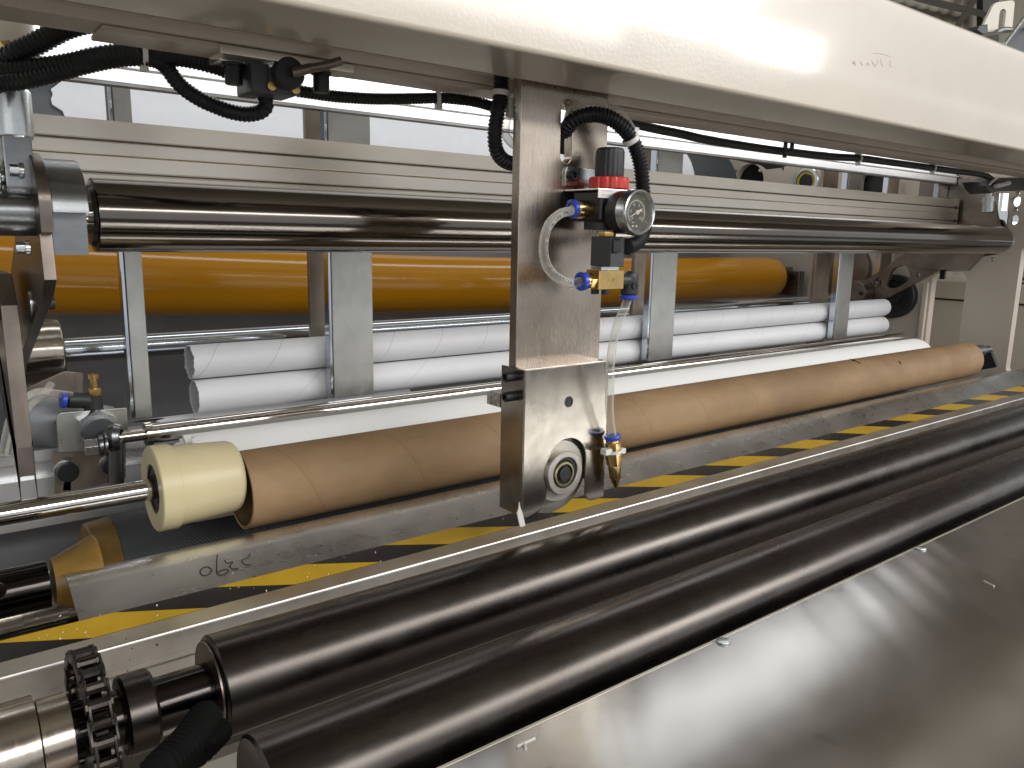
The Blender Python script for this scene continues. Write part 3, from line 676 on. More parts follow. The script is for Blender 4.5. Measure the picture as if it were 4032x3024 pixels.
YB2, ZB2, RB2 = .383, ZT(.383, -38.5), .0342
t = thing('black_roller', 'front one of two long black rollers, nearest the stainless apron', 'roller', (1.0, YB2, ZB2), 'black winding rollers')
b = NB(); lathe(b, [(.1385, 0), (.1275, RB2-.002), (.129, RB2), (2.6, RB2), (2.6, 0)], (0, YB2, ZB2), seg=96); link('roller_shell', b, BLK, t)
# bearing housing, sprocket and chain
t = thing('bearing_housing', 'round steel bearing housing at the lower left corner beside the chain', 'bearing', (.02, YB, ZB1))
b = NB(); lathe(b, [(.006, 0), (.006, .027), (.008, .0300), (.013, .0312), (.0155, .0306), (.016, .0290), (.0175, .0286), (.039, .0286), (.040, .0272), (.040, .025), (.056, .025), (.056, 0)], (0, YB, ZB1), seg=72); link('housing_ring', b, HUB, t)
for a in (-2.2, -1.1, .2, 2.6):
    b = NB(); o = Vector((-.002, YB+.021*math.cos(a), ZB1+.021*math.sin(a))); cyl(b, o, (1, 0, 0), .009, .0045, .0005, 16); link('cap_screw', b, BPL, t)
XS, RS = .068, .0440
t = thing('sprocket', 'toothed sprocket on the black roller journal, wrapped by the chain', 'sprocket', (XS, YB, ZB1))
N = 24; pts = []
for k in range(N):
    a = 2*math.pi*k/N
    for da, rr in ((-.10, RS-.0048), (-.03, RS-.001), (.03, RS-.001), (.10, RS-.0048)):
        pts.append((YB+rr*math.cos(a+da), ZB1+rr*math.sin(a+da)))
b = NB(); prism(b, pts, 'yz', XS-.0032, XS+.0032); link('toothed_wheel', b, BLKS, t)
t = thing('roller_chain', 'oily roller chain hanging over the sprocket at the lower left', 'chain', (XS, YB-.03, ZB1-.1))
pitch = 2*math.pi*RS/N; y2, z2 = .380, ZB1-.40                     # lower sprocket below the frame
dx_, dz_ = y2-YB, z2-ZB1; base = math.atan2(dz_, dx_)
path = []; per = []
aF, aB = base-math.pi/2, base+math.pi/2
n_arc = N//2+1
for k in range(n_arc+1):
    a = aF-math.pi*k/n_arc if False else aB-(math.pi*k/n_arc)*-1
    a = aB+math.pi*k/n_arc; path.append((YB+RS*math.cos(a), ZB1+RS*math.sin(a)))
def run(a, n):
    o = []
    for k in range(1, n): o.append((YB+RS*math.cos(a)+math.cos(base)*pitch*k, ZB1+RS*math.sin(a)+math.sin(base)*pitch*k))
    return o
path = run(aB, 20)[::-1]+path+run(aF, 30)
rm = None; links = []
for i in range(len(path)-1):
    a, c = Vector((XS, *path[i])), Vector((XS, *path[i+1])); d = (c-a); L = d.length; d.normalize()
    b = NB(); out = i % 2
    w = .0066 if out else .0052
    b2 = NB(); cyl(b2, (-.0052, 0, 0), (1, 0, 0), .0104, .0034, 0, 10)
    for s in (-1, 1):
        prism(b2, arc(0, 0, .0040, 90, 270, 4)+[(L*.5, -.0028)]+arc(L, 0, .0040, -90, 90, 4)+[(L*.5, .0028)], 'yz', s*w-.0006, s*w+.0006)
    M = Matrix(((1, 0, 0, a.x), (0, d.y, -d.z, a.y), (0, d.z, d.y, a.z), (0, 0, 0, 1)))
    bmesh.ops.transform(b2, matrix=M, verts=b2.verts); join(b, b2); link('link', b, FOIL, t)
# hose below the journal, blackened to sit in shade
t = thing('black_hose', 'thick black hose bunched under the journal of the rear black roller', 'hose', tuple(P(700, 2950, Y=.43)))
b = NB(); tube(b, [P(.60759*x, 2016+.60759*y, Y=Y) for x, y, Y in ((1330, 1330, .46), (1270, 1420, .445), (1200, 1510, .43), (1110, 1600, .42), (1000, 1720, .41), (900, 1900, .41))], .0105, 14, .003, .1, .004); link('hose_body', b, HOSE_SHADE, t)
b = NB(); tube(b, [P(.60759*x, 2016+.60759*y, Y=Y) for x, y, Y in ((1420, 1420, .46), (1340, 1500, .445), (1260, 1570, .44), (1160, 1590, .43), (1080, 1680, .42), (980, 1900, .41))], .0085, 14, .003, .1, .004); link('hose_body', b, HOSE_SHADE, t)
# ================================================================== STAINLESS APRON
ES = (.335, ZT(.335, -41.33)); SL = math.radians(-2)
def sh(d): return (ES[0]-d*math.cos(SL), ES[1]-d*math.sin(SL))
t = thing('apron_sheet', 'big smooth stainless steel apron sheet filling the lower right corner', 'apron', (1.2, .3, ES[1]))
b = NB(); strip(b, [(ES[0]+.0008, ES[1]-.03), (ES[0]+.0008, ES[1]-.002), ES, sh(.30)][::1], .04, 2.6, .002); link('sheet', b, SHEET, t)
b = NB(); strip(b, [(ES[0]+.0003, ES[1]+.0003), sh(.0012)], .04, 2.6, -.0003); link('worn_edge', b, ALU, t)
for u, v in ((2848, 2524), (3626, 2158)):
    d = ray(u, v); nn = Vector((0, math.sin(SL), math.cos(SL))); nn = Vector((0, -math.sin(SL)*-1, math.cos(SL)))
    p = P(u, v, Z=ES[1]+.001)
    b = NB(); cyl(b, (p.x, p.y, ES[1]-.0005+(ES[0]-p.y)*math.tan(-SL)), (0, .1, 1), .0022, .0052, .0008, 16); link('clip', b, ZINC, t)
b = NB()
for st in ([(1140, 1530), (1255, 1475)], [(1185, 1510), (1195, 1550)]):
    q = [P(1344+.60759*x, 2016+.60759*y, Z=ES[1]) for x, y in st]; q = [Vector((w.x, w.y, 0)) for w in q]
    tube(b, [Vector((w.x, w.y, ES[1]+(ES[0]-w.y)*math.tan(-SL)+.0006)) for w in q], .0008, 5)
q = [P(2688+.60759*x, 2016+.60759*y, Z=ES[1]+.01) for x, y in ((1960, 400), (2025, 435))]
tube(b, [Vector((w.x, w.y, ES[1]+(ES[0]-w.y)*math.tan(-SL)+.0006)) for w in q], .0008, 5)
tag(link('lint', b, NYL, t), kind='stuff')
# cream machine base below
b = NB(); box(b, -.4, 2.4, .10, .66, .30, H-.50, .004); tag(link('machine_base', b, CREAM), 'cream painted machine base under the black rollers', 'machine base')
b = NB(); box(b, -.4, .48, .548, .560, H-.46, ZT(.56, -34.75), .0006); tag(link('backing_strip', b, CREAM2), 'thin pale strip seen between the two black rollers', 'strip')

# ================================================================== LEFT BRACKETS
def G4(x, y, Y): return C4(x, y, Y)
Yb = .925
t = thing('rod_bracket', 'galvanised bracket plate with black bolts that carries the guide rod at the left', 'bracket', tuple(G4(600, 1260, Yb)))
def poly4(pts, Y): return [(P(.60759*x, 1008+.60759*y, Y=Y).x, P(.60759*x, 1008+.60759*y, Y=Y).z) for x, y in pts]
b = NB(); prism(b, poly4([(367, 1065), (375, 1035), (400, 1018), (820, 985), (830, 1110), (812, 1250), (380, 1275)], Yb), 'xz', Yb, Yb+.003, bev=.0004); link('bracket_plate', b, GALV, t)
sl = lambda x0, x1, y0, y1: poly4([(x0, y0), (x1, y0), (x1, y1), (x0, y1)], Yb+.006)
b = NB(); prism(b, poly4([(345, 1275), (815, 1240), (815, 1440), (355, 1540)], Yb+.006), 'xz', Yb+.006, Yb+.009, holes=[sl(408, 460, 1305, 1520), sl(700, 755, 1300, 1475)]); link('slotted_plate', b, GALVD, t)
for x, y in ((440, 1400), (732, 1358)):
    b = NB(); p = G4(x, y, Yb); cyl(b, (p.x, Yb-.004, p.z), (0, 1, 0), .009, .0108, .0012, 12); link('bolt', b, BPL, t)
    b = NB(); cyl(b, (p.x-.001, Yb+.004, p.z), (0, 1, 0), .0018, .0118, .0003, 20); link('washer', b, ZINC, t)
p = G4(625, 1105, Yb)
b = NB(); hexagon(b, (p.x, Yb, p.z), (0, -1, 0), .010, .0205); link('hex_nut', b, ZINC, t)
b = NB(); cyl(b, (p.x+.001, Yb-.010, p.z-.004), (0, -1, 0), .010, .0165, .001); link('threaded_barrel', b, GREYB, t)
b = NB(); cyl(b, (p.x+.003, Yb-.019, p.z-.009), (.15, -1, -.15), .022, .0085, .001); link('piston_rod', b, DARKG, t)
t = thing('side_profile', 'white lit aluminium profile at the left edge behind the bracket', 'profile beam', tuple(G4(150, 1500, .96)))
za, zb_, zc = G4(170, 1270, .96).z, G4(170, 1600, .96).z, G4(170, 1455, .96).z
b = NB(); prism(b, [(.96, za), (.96, G4(170, 1345, .96).z), (.972, G4(170, 1345, .96).z), (.972, zc), (.96, zc), (.96, zb_-.03), (1.02, zb_-.03), (1.02, za)], 'yz', -.3, .40); link('profile', b, ALUW, t)
b = NB(); box(b, -.3, .60, 1.03, 1.04, zb_-.1, za+.002); link('rear_plate', b, GREYP, t)
# elbow fitting with brass valve
p = G4(605, 960, .935)
t = thing('flow_valve', 'black elbow air fitting with a brass adjusting screw at the left', 'air fitting', tuple(p))
b = NB(); lathe(b, [(0, 0), (0, .0088), (.001, .0095), (.018, .0095), (.019, .0085), (.019, 0)], (p.x, p.y, p.z-.010), (0, 0, 1), 24); link('elbow_body', b, BPL2, t)
b = NB(); lathe(b, [(0, .0085), (.026, .0085), (.027, .0080), (.027, 0)], (p.x+.002, p.y, p.z+.0035), (-1, -.1, .16), 24); link('elbow_arm', b, BPL2, t)
b = NB(); cyl(b, (p.x-.026, p.y-.0025, p.z+.0080), (-1, -.1, .16), .005, .0088, .001, 24); link('release_ring', b, BLUE, t)
b = NB(); hexagon(b, (p.x+.002, p.y, p.z+.0092), (0, 0, 1), .008, .0072); cyl(b, (p.x+.002, p.y, p.z+.017), (0, 0, 1), .012, .0038, .0003, 16); lathe(b, [(0, 0), (0, .0058), (.0045, .0058), (.0045, 0)], (p.x+.002, p.y, p.z+.028), (0, 0, 1), 20); link('brass_screw', b, BRASSD, t)
G = lambda pts: [G4(x, y, Y) for x, y, Y in pts]
for i, (pts, lb) in enumerate((([(470, 905, .93), (360, 890, .93), (250, 880, .92), (150, 930, .90), (80, 1030, .88), (45, 1150, .87), (20, 1300, .86)], 'clear air tube curving from the blue fitting down the left edge, outer loop'),
        ([(330, 830, .96), (290, 890, .95), (200, 960, .93), (140, 1050, .91), (95, 1150, .89), (60, 1280, .88)], 'clear air tube from under the turned hub, inner loop at the left edge'))):
    b = NB(); tube(b, G(pts), .0040, 14); tag(link('air_tube', b, CLEAR), lb, 'air tube', 'clear air tubes at the left edge')
t = thing('hub_support', 'dark angled support plate under the turned hub at the left', 'machine plate', tuple(G4(300, 1000, 1.0)))
b = NB(); prism(b, poly4([(160, 860), (420, 750), (540, 760), (540, 990), (370, 1020), (380, 1260), (250, 1180), (150, 1000)], 1.02), 'xz', 1.02, 1.026, bev=.0005); link('support_plate', b, GALVD, t)
b = NB(); lathe(b, [(0, 0), (0, .026), (.09, .030), (.09, 0)], G4(440, 930, .975)-Vector((.05, 0, .012)), (1, 0, -.35), 40); link('white_cylinder', b, plastic('shaded_pale_grey', (.30, .31, .33), .5), t)  # pale grey cylinder, its shadow darkened into the base colour
b = NB(); box(b, -.3, .09, .9, .92, G4(100, 1240, .92).z, G4(100, 830, .92).z, .002); link('dark_cover', b, GREYB, t)

# ================================================================== SLITTING CARRIAGE: PLATE, COVER, BLADE
YPL, YCV = .56, .535
t = thing('slitter_carriage', 'upright steel plate with a folded stainless cover and round blade hanging from the beam', 'slitter carriage', (.49, .55, ZT(.55, -26)))
s0, s1 = C2(1430, 640, YPL), C2(1490, 1060, YPL)
b = NB(); prism(b, [(.440, H-.24), (.545, H-.24), (.545, ZB+.009), (.440, ZB+.009)], 'xz', YPL, YPL+.011, holes=[rrect(s0.x, s1.x, s1.z, s0.z, (s1.x-s0.x)*.49)], bev=.0008); link('plate', b, STEEL, t)
X0, X1 = .4315, .5345
zt_, zb_ = P(2073, 1458, Y=YCV).z, P(2062, 2040, Y=YCV).z
sx0, sx1 = P(2156, 1850, Y=YCV).x, P(2307, 1850, Y=YCV).x; sc, sr = (sx0+sx1)/2, (sx1-sx0)/2
ztop_slot = P(2235, 1727, Y=YCV).z
hc = P(2240, 1582, Y=YCV)
lr = .0105
pts = [(X0+.002, zb_), (X0+.002, zt_-.001), (X1, zt_-.001), (X1, zb_)]
pts = [(X0, zt_), (X1, zt_), (X1, zb_+.001)]+[(sx1+lr+.004, zb_)]+arc(sx1+lr, zb_+lr, lr, 270, 180, 6)+[(sx1, ztop_slot-sr)]+arc(sc, ztop_slot-sr, sr, 0, 180, 20)[1:]+arc(sx0-lr-.008, zb_+lr+.008, lr+.008, 0, -90, 8)+[(X0, zb_)]
b = NB(); prism(b, pts, 'xz', YCV, YCV+.002, holes=[[(hc.x+.0052*math.cos(a*.4189), hc.z+.0052*math.sin(a*.4189)) for a in range(15)]], bev=.0006); link('cover_front', b, COVER, t)
b = NB(); box(b, X0-.0004, X0+.0016, YCV+.0012, YPL+.010, zb_+.001, zt_, .0006); link('cover_side', b, COVER, t)
b = NB(); box(b, X1-.0016, X1+.0004, YCV+.0012, YPL+.004, zb_+.012, zt_, .0006); link('cover_side', b, COVER, t)
b = NB(); box(b, X0+.001, X1-.001, YCV+.0015, YPL-.0005, zt_-.0015, zt_+.0004, .0006); link('cover_top', b, COVER, t)
b = NB(); box(b, X0+.002, X1-.002, YCV+.0075, YPL-.001, zt_-.075, zt_-.002); link('inner_block', b, DARK, t)
b = NB(); cyl(b, (hc.x, YCV+.001, hc.z), (0, 1, 0), .006, .0049, .0006, 24); hexagon(b, (hc.x, YCV+.0006, hc.z), (0, 1, 0), .001, .0026); link('recessed_screw', b, BPL, t)
for u, v in ((1998, 1482), (1996, 1560)):
    p = P(u, v, Y=.552); b = NB(); lathe(b, [(.003, 0), (.003, .0022), (0, .0026), (0, .0040), (.0008, .0046), (.0115, .0046), (.0115, .0025), (.017, .0025)], (X0-.0118, .550, p.z), (1, 0, 0), 20); link('cap_screw', b, BPL, t)
p = P(1925, 1560, Y=.59)
za, zb2 = P(1925, 1537, Y=.592).z, P(1920, 1590, Y=.592).z
b = NB(); prism(b, [(.5725, za), (.5895, za), (.593, za-.003), (.593, zb2), (.5725, zb2)], 'yz', X0+.0005, .50); link('clamp_block', b, SAW, t)
# blade and bearing
bc = P(2227, 1863, Y=.531)
b = NB(); zbot = P(2205, 2046, Y=.549).z; RBL = min(bc.z-zbot, bc.x-X0-.0035)
lathe(b, [(0, 0), (0, RBL-.008), (.0014, RBL), (.0018, RBL), (.0024, RBL-.009), (.0024, 0)], (bc.x, .5485, bc.z), (0, 1, 0), 96); link('round_blade', b, BLADE, t)
b = NB(); lathe(b, [(0, .0205), (0, .0295), (.0012, .0305), (.008, .0305), (.008, .0205)], (bc.x, .5395, bc.z), (0, 1, 0), 72); link('blade_holder', b, BLADE, t)
b = NB(); lathe(b, [(.006, .0150), (0, .0150), (-.0006, .0156), (-.0006, .0206), (0, .0212), (.008, .0212)], (bc.x, .5315, bc.z), (0, 1, 0), 64); link('bearing_ring', b, BLADE, t)
b = NB(); lathe(b, [(.007, .0150), (.0012, .0148), (.0012, .0122), (.006, .0122)], (bc.x, .5315, bc.z), (0, 1, 0), 48); link('bearing_seal', b, BPL, t)
b = NB(); lathe(b, [(.006, .0124), (.0002, .0122), (-.0004, .0116), (-.0004, .0098), (.0004, .0092), (.006, .0090)], (bc.x-.0008, .5315, bc.z-.001), (0, 1, 0), 48); link('brass_ring', b, metal('dull_brass_cage', (.46, .42, .24), .35), t)
b = NB(); lathe(b, [(.010, .0089), (.002, .0089), (.002, .0072), (-.001, .0070), (-.0016, .0062), (-.0016, 0)], (bc.x-.0008, .5315, bc.z-.001), (0, 1, 0), 40); link('spindle', b, BPL2, t)
b = NB(); q = [P(u, v, Y=.54) for u, v in ((2027, 1968), (2031, 1992), (2038, 2008), (2046, 2040), (2050, 2062), (2030, 2066), (2024, 2040), (2018, 2012), (2024, 1995))]
prism(b, [(w.x, w.z) for w in q], 'xz', .533, .5342); link('tie_tail', b, NYL, t)

# ================================================================== AIR REGULATOR WITH GAUGE
def R2(x, y, Y): return P(1900+.36166*x, 300+.36166*y, Y=Y)
YRG = .532
k0 = P(2398, 720, Y=YRG)
t = thing('air_regulator', 'black air regulator with red ring and ribbed knob on the steel plate', 'air regulator', (k0.x, YRG, k0.z-.05))
zk0, zk1 = P(2401, 583, Y=YRG).z, P(2401, 697, Y=YRG).z
kx = P(2401, 640, Y=YRG).x
b = NB(); n = 72; prof = []
lathe(b, [(0, .0115), (0, .0130), (.003, .0133), (zk0-zk1-.0035, .0131), (zk0-zk1-.001, .0122), (zk0-zk1, .0108), (zk0-zk1, 0)], (kx, YRG, zk1), (0, 0, 1), n)
for v in b.verts:
    d = Vector((v.co.x-kx, v.co.y-YRG))
    if d.length > .0125 and v.co.z < zk0-.0025:
        a = math.atan2(d.y, d.x)*18; 
        if math.sin(a) < -.3: v.co.x -= d.x*.045; v.co.y -= d.y*.045
link('knob', b, BPL2, t)
b = NB(); cyl(b, (kx, YRG, zk1-.004), (0, 0, 1), .0045, .0118, .0003, 40); link('knob_collar', b, BPL, t)
zr1 = P(2390, 741, Y=YRG-.015).z; zr0 = zk1-.0005
b = NB(); lathe(b, [(0, 0), (0, .0170), (.001, .0182), (zr0-zr1-.0012, .0182), (zr0-zr1, .0172), (zr0-zr1, 0)], (k0.x, YRG, zr1), (0, 0, 1), 84)
for v in b.verts:
    d = Vector((v.co.x-k0.x, v.co.y-YRG))
    if d.length > .0165:
        if math.sin(math.atan2(d.y, d.x)*14) < -.62: v.co.x -= d.x*.055; v.co.y -= d.y*.055
link('lock_ring', b, RED, t)
# bracket
q = [R2(x, y, YPL-.0025) for x, y in ((905, 1020), (935, 985), (1210, 1015), (1330, 1030), (1330, 1205), (905, 1190))]
b = NB(); prism(b, [(w.x, w.z) for w in q], 'xz', YPL-.0024, YPL-.0003, bev=.0005); link('bracket', b, ZINC, t)
b = NB(); box(b, q[0].x+.001, k0.x+.017, YRG-.017, YPL-.0007, zr1-.0022, zr1-.0004, .0005); link('bracket_flange', b, ZINC, t)
p = R2(985, 1078, YPL-.006)
b = NB(); lathe(b, [(.0035, 0), (.0035, .0026), (.0002, .0030), (0, .0043), (.001, .0050), (.006, .0050), (.006, .0)], (p.x, YPL-.0085, p.z), (0, 1, 0), 24); link('cap_screw', b, BPL, t)
xl = R2(1128, 1400, YRG).x; xr_ = xl+.036
zbb = P(2380, 872, Y=.515).z
b = NB(); box(b, xl, xr_, YRG-.0185, YRG+.018, zbb, zr1-.0024, .0025, 3); link('body', b, BPL, t)
b = NB(); cyl(b, (xl+.0185, YRG, zbb-.0075), (0, 0, 1), .009, .0150, .001, 32); link('lower_plug', b, BPL2, t)
b = NB(); box(b, xl+.006, xl+.012, YRG-.0205, YRG-.0180, zbb+.003, zbb+.017, .0006); box(b, xl+.0185, xl+.0225, YRG-.0198, YRG-.0180, zbb+.002, zbb+.019, .0005); tag(link('body_ribs', b, BPL2, t), kind='stuff')
st0, st1 = P(2356, 742, Y=YRG-.019), P(2440, 783, Y=YRG-.019)
b = NB(); box(b, st0.x, st1.x, YRG-.0192, YRG-.0186, st1.z, st0.z-.0006); o = link('sticker', b, STICK, t)
b = NB()
for fz, f0, f1, h in ((.80, .15, .62, .0009), (.32, .15, .50, .0010), (.60, .70, .98, .0008)):
    x = st0.x+(st1.x-st0.x)*f0; xe = st0.x+(st1.x-st0.x)*f1; z = st1.z+(st0.z-st1.z)*fz
    while x < xe:
        w = random.uniform(.0004, .0009); box(b, x, x+w, YRG-.01935, YRG-.01925, z-h*random.uniform(.3, .6), z+h*random.uniform(.3, .6)); x += w+.0004
tag(link('sticker_print', b, PENCIL, o), kind='stuff')
# gauge
YG0 = .485
gc = P(2521, 836, Y=YG0); RGA = P(2521, 744, Y=YG0).z-gc.z
g = tag(link('gauge_housing', (lambda b: lathe(b, [(.028, 0), (.028, .0060), (.0270, .0068), (.0265, RGA-.0022), (.024, RGA-.0010), (.010, RGA-.0008), (.010, RGA-.003)], (gc.x, YG0, gc.z), (0, 1, 0), 64))(NB()), BPL, t))
b = NB(); lathe(b, [(.011, RGA-.0008), (.011, RGA-.0001), (.0100, RGA), (.0015, RGA), (0, RGA-.0006), (-.0006, RGA-.0017), (0, RGA-.0028), (.0012, RGA-.0034), (.0035, RGA-.0036), (.0050, RGA-.0040)], (gc.x, YG0, gc.z), (0, 1, 0), 96); link('bezel', b, ZINC, g)
b = NB(); cyl(b, (gc.x, YG0+.0048, gc.z), (0, 1, 0), .001, RGA-.0034, 0, 64); link('dial', b, DIALB, g)
def ring_marks(b, r0, r1, n, a0, a1, w, yy, every=1):
    for k in range(n+1):
        a = math.radians(a0+(a1-a0)*k/n); L = (r1-r0)*(1.7 if k % every == 0 else 1)
        c_, s_ = math.cos(a), math.sin(a); q = []
        for r, ww in ((r0, -w), (r0, w), (r0+L, w), (r0+L, -w)): q.append(b.verts.new((gc.x+c_*r-s_*ww, yy, gc.z+s_*r+c_*ww)))
        b.faces.new(q)
def ring_line(b, r, w, a0, a1, yy, n=48):
    A = [(math.cos(math.radians(a0+(a1-a0)*k/n)), math.sin(math.radians(a0+(a1-a0)*k/n))) for k in range(n+1)]
    v = [[b.verts.new((gc.x+c_*q, yy, gc.z+s_*q)) for c_, s_ in A] for q in (r-w, r+w)]
    for k in range(n): b.faces.new((v[0][k], v[0][k+1], v[1][k+1], v[1][k]))
yy = YG0+.0046
b = NB(); ring_line(b, .0102, .00022, 225, -45, yy); ring_marks(b, .0100, .0088, 20, 225, -45, .00016, yy-.0001, 4)
FM = Matrix(((1, 0, 0, 0), (0, 0, -1, 0), (0, 1, 0, 0), (0, 0, 0, 1)))
for k, sx in enumerate(('0', '2', '4', '6', '8', '10')):
    a = math.radians(225-54*k); text_mesh(b, sx, .0032, Matrix.Translation((gc.x+.0068*math.cos(a), yy-.0001, gc.z+.0068*math.sin(a))) @ FM, .00004)
link('bar_scale', b, DIALW, g)
b = NB(); ring_line(b, .0110, .00014, 225, -45, yy); ring_marks(b, .0111, .0121, 14, 225, -45, .00014, yy-.0001, 2)
for k, sx in enumerate(('0', '50', '100', '150')):
    a = math.radians(225-90*k*.95); text_mesh(b, sx, .0022, Matrix.Translation((gc.x+.0139*math.cos(a), yy-.0001, gc.z+.0139*math.sin(a))) @ FM, .00004)
text_mesh(b, 'psi', .0022, Matrix.Translation((gc.x-.001, yy-.0001, gc.z-.0115)) @ FM, .00004)
link('psi_scale', b, DIALY, g)
b = NB(); text_mesh(b, 'bar', .0024, Matrix.Translation((gc.x-.0035, yy-.0001, gc.z-.0085)) @ FM, .00004)
for dx in (-.0040, .0008):
    cyl(b, (gc.x+dx, yy-.0003, gc.z-.0118), (0, 1, 0), .0003, .0009, 0, 10)
link('unit_mark', b, DIALW, g)
b = NB(); na = math.radians(205); c_, s_ = math.cos(na), math.sin(na); q = []
for r, w in ((.0098, .00022), (.0, .0006), (-.0020, .0006), (-.0022, .0009), (-.0062, .0009)): q.append((r, w))
prism(b, [(gc.x+c_*r-s_*w, gc.z+s_*r+c_*w) for r, w in q]+[(gc.x+c_*r+s_*w, gc.z+s_*r-c_*w) for r, w in q[::-1]], 'xz', YG0+.0034, YG0+.0037); link('needle', b, DIALW, g)
b = NB(); cyl(b, (gc.x, YG0+.0026, gc.z), (0, 1, 0), .0018, .0020, .0003, 20); link('needle_hub', b, STICK, g)
b = NB(); cyl(b, (gc.x, YG0+.0018, gc.z), (0, 1, 0), .0005, RGA-.0034, 0, 64); link('glass', b, GLASS, g)
# left fitting
p = R2(1120, 1450, YRG)
xb = xl
b = NB(); lathe(b, [(0, .0052), (0, .0076), (.001, .0082), (.010, .0082), (.011, .0072), (.014, .0072)], (xb-.0135, YRG, p.z), (1, 0, 0), 32); o = link('brass_fitting', b, BRASS, t)
b = NB(); lathe(b, [(0, .0045), (0, .0072), (.0008, .0080), (.0045, .0080), (.0055, .0070), (.0055, .0045)], (xb-.0185, YRG, p.z), (1, 0, 0), 32); link('release_ring', b, BLUE, o)
TUB0 = Vector((xb-.016, YRG, p.z))

# ================================================================== SOLENOID VALVE
YS0 = .503
def S3(x, y, Y): return P(2050+.27125*x, 900+.27125*y, Y=Y)
xv0 = S3(1310, 300, YS0).x; xv1 = S3(1515, 300, YS0).x
d = ray(2050+.27125*1010, 1000); yvb = xv0*d[1]/d[0]
zc0, zc1 = S3(1310, 118, YS0).z, S3(1310, 560, YS0).z
t = thing('solenoid_valve', 'black solenoid coil on a brass valve block below the gauge', 'solenoid valve', ((xv0+xv1)/2, YS0+.01, zc1-.03))
b = NB(); box(b, xv0, xv1, YS0, yvb, zc1, zc0, .0012, 3); link('coil', b, GREYB, t)
b = NB(); q = S3(1375, 250, YS0-.001); box(b, q.x-.004, q.x+.006, YS0-.0030, YS0+.001, q.z-.006, q.z+.006, .0012); link('cable_gland', b, BPL, t)
b = NB(); hexagon(b, ((xv0+xv1)/2-.001, (YS0+yvb)/2, zc0), (0, 0, 1), .0045, .0080); link('top_nut', b, BRASSD, t)
YBK = .497
xk0 = S3(1140, 750, YBK).x; xk1 = S3(1500, 750, YBK).x
d = ray(2050+.27125*945, 900+.27125*750); ykb = min(.522, xk0*d[1]/d[0])
zk_0, zk_1 = S3(1140, 605, YBK).z, S3(1140, 893, YBK).z
b = NB(); box(b, xk0, xk1, YBK, ykb, zk_1, zk_0, .0005, 1); vb = link('valve_block', b, BRASS, t)
b = NB(); xm = (xk0+xk1)/2; zm = (zk_0+zk_1)/2
prism(b, [(xm+.0045, zm), (xm+.0015, zm+.0022), (xm+.0015, zm+.0006), (xm-.0045, zm+.0006), (xm-.0045, zm-.0006), (xm+.0015, zm-.0006), (xm+.0015, zm-.0022)], 'xz', YBK-.0002, YBK+.0002); link('flow_arrow', b, BRASSD, vb)
b = NB(); box(b, xk0+.004, xk1-.005, YBK+.002, ykb-.002, zk_0, zc1+.0004); link('coil_seat', b, ZINC, t)
for fx, fy in ((.25, .75), (.42, .28)):
    b = NB(); cyl(b, (xk0+(xk1-xk0)*fx, YBK+(ykb-YBK)*fy, zk_1-.0045), (0, 0, 1), .0045, .0036, .0004, 16); link('screw', b, BPL2, t)
p = S3(890, 765, (YBK+ykb)/2); yf = (YBK+ykb)/2
b = NB(); hexagon(b, (xk0-.0065, yf, p.z), (1, 0, 0), .0065, .0078, .3); cyl(b, (xk0-.0095, yf, p.z), (1, 0, 0), .004, .0062); o = link('brass_fitting', b, BRASS, t)
b = NB(); lathe(b, [(0, .0045), (0, .0074), (.0008, .0082), (.0045, .0082), (.0055, .0072), (.0055, .0045)], (xk0-.0150, yf, p.z), (1, 0, 0), 32); link('release_ring', b, BLUE, o)
TUB1 = Vector((xk0-.013, yf, p.z))
# elbow on the right
q0, q1 = S3(1600, 615, YBK+.008), S3(1585, 960, YBK+.008)
b = NB(); lathe(b, [(0, 0), (0, .0072), (.001, .0080), (q0.z-q1.z-.006, .0080), (q0.z-q1.z-.002, .0066), (q0.z-q1.z, .003), (q0.z-q1.z, 0)], (q1.x, YBK+.009, q1.z), (0, 0, 1), 32); cyl(b, (xk1-.001, YBK+.009, q0.z-.0085), (1, 0, 0), q1.x-xk1, .0068, .0006, 24); el = link('elbow', b, BPL2, t)
b = NB(); lathe(b, [(.002, .0012), (0, .0014), (0, .0036), (.004, .0036)], (q1.x-.001, YBK+.0006, q1.z+.0085), (0, 1, 0), 24); link('screw_hole', b, BPL, el)
b = NB(); lathe(b, [(0, .0045), (0, .0075), (.001, .0080), (.003, .0080), (.004, .0072)], (q1.x-.0004, YBK+.009, q1.z-.0042), (0, 0, 1), 32); link('release_ring', b, BLUE, el)
TUB2 = Vector((q1.x-.0006, YBK+.009, q1.z-.001))

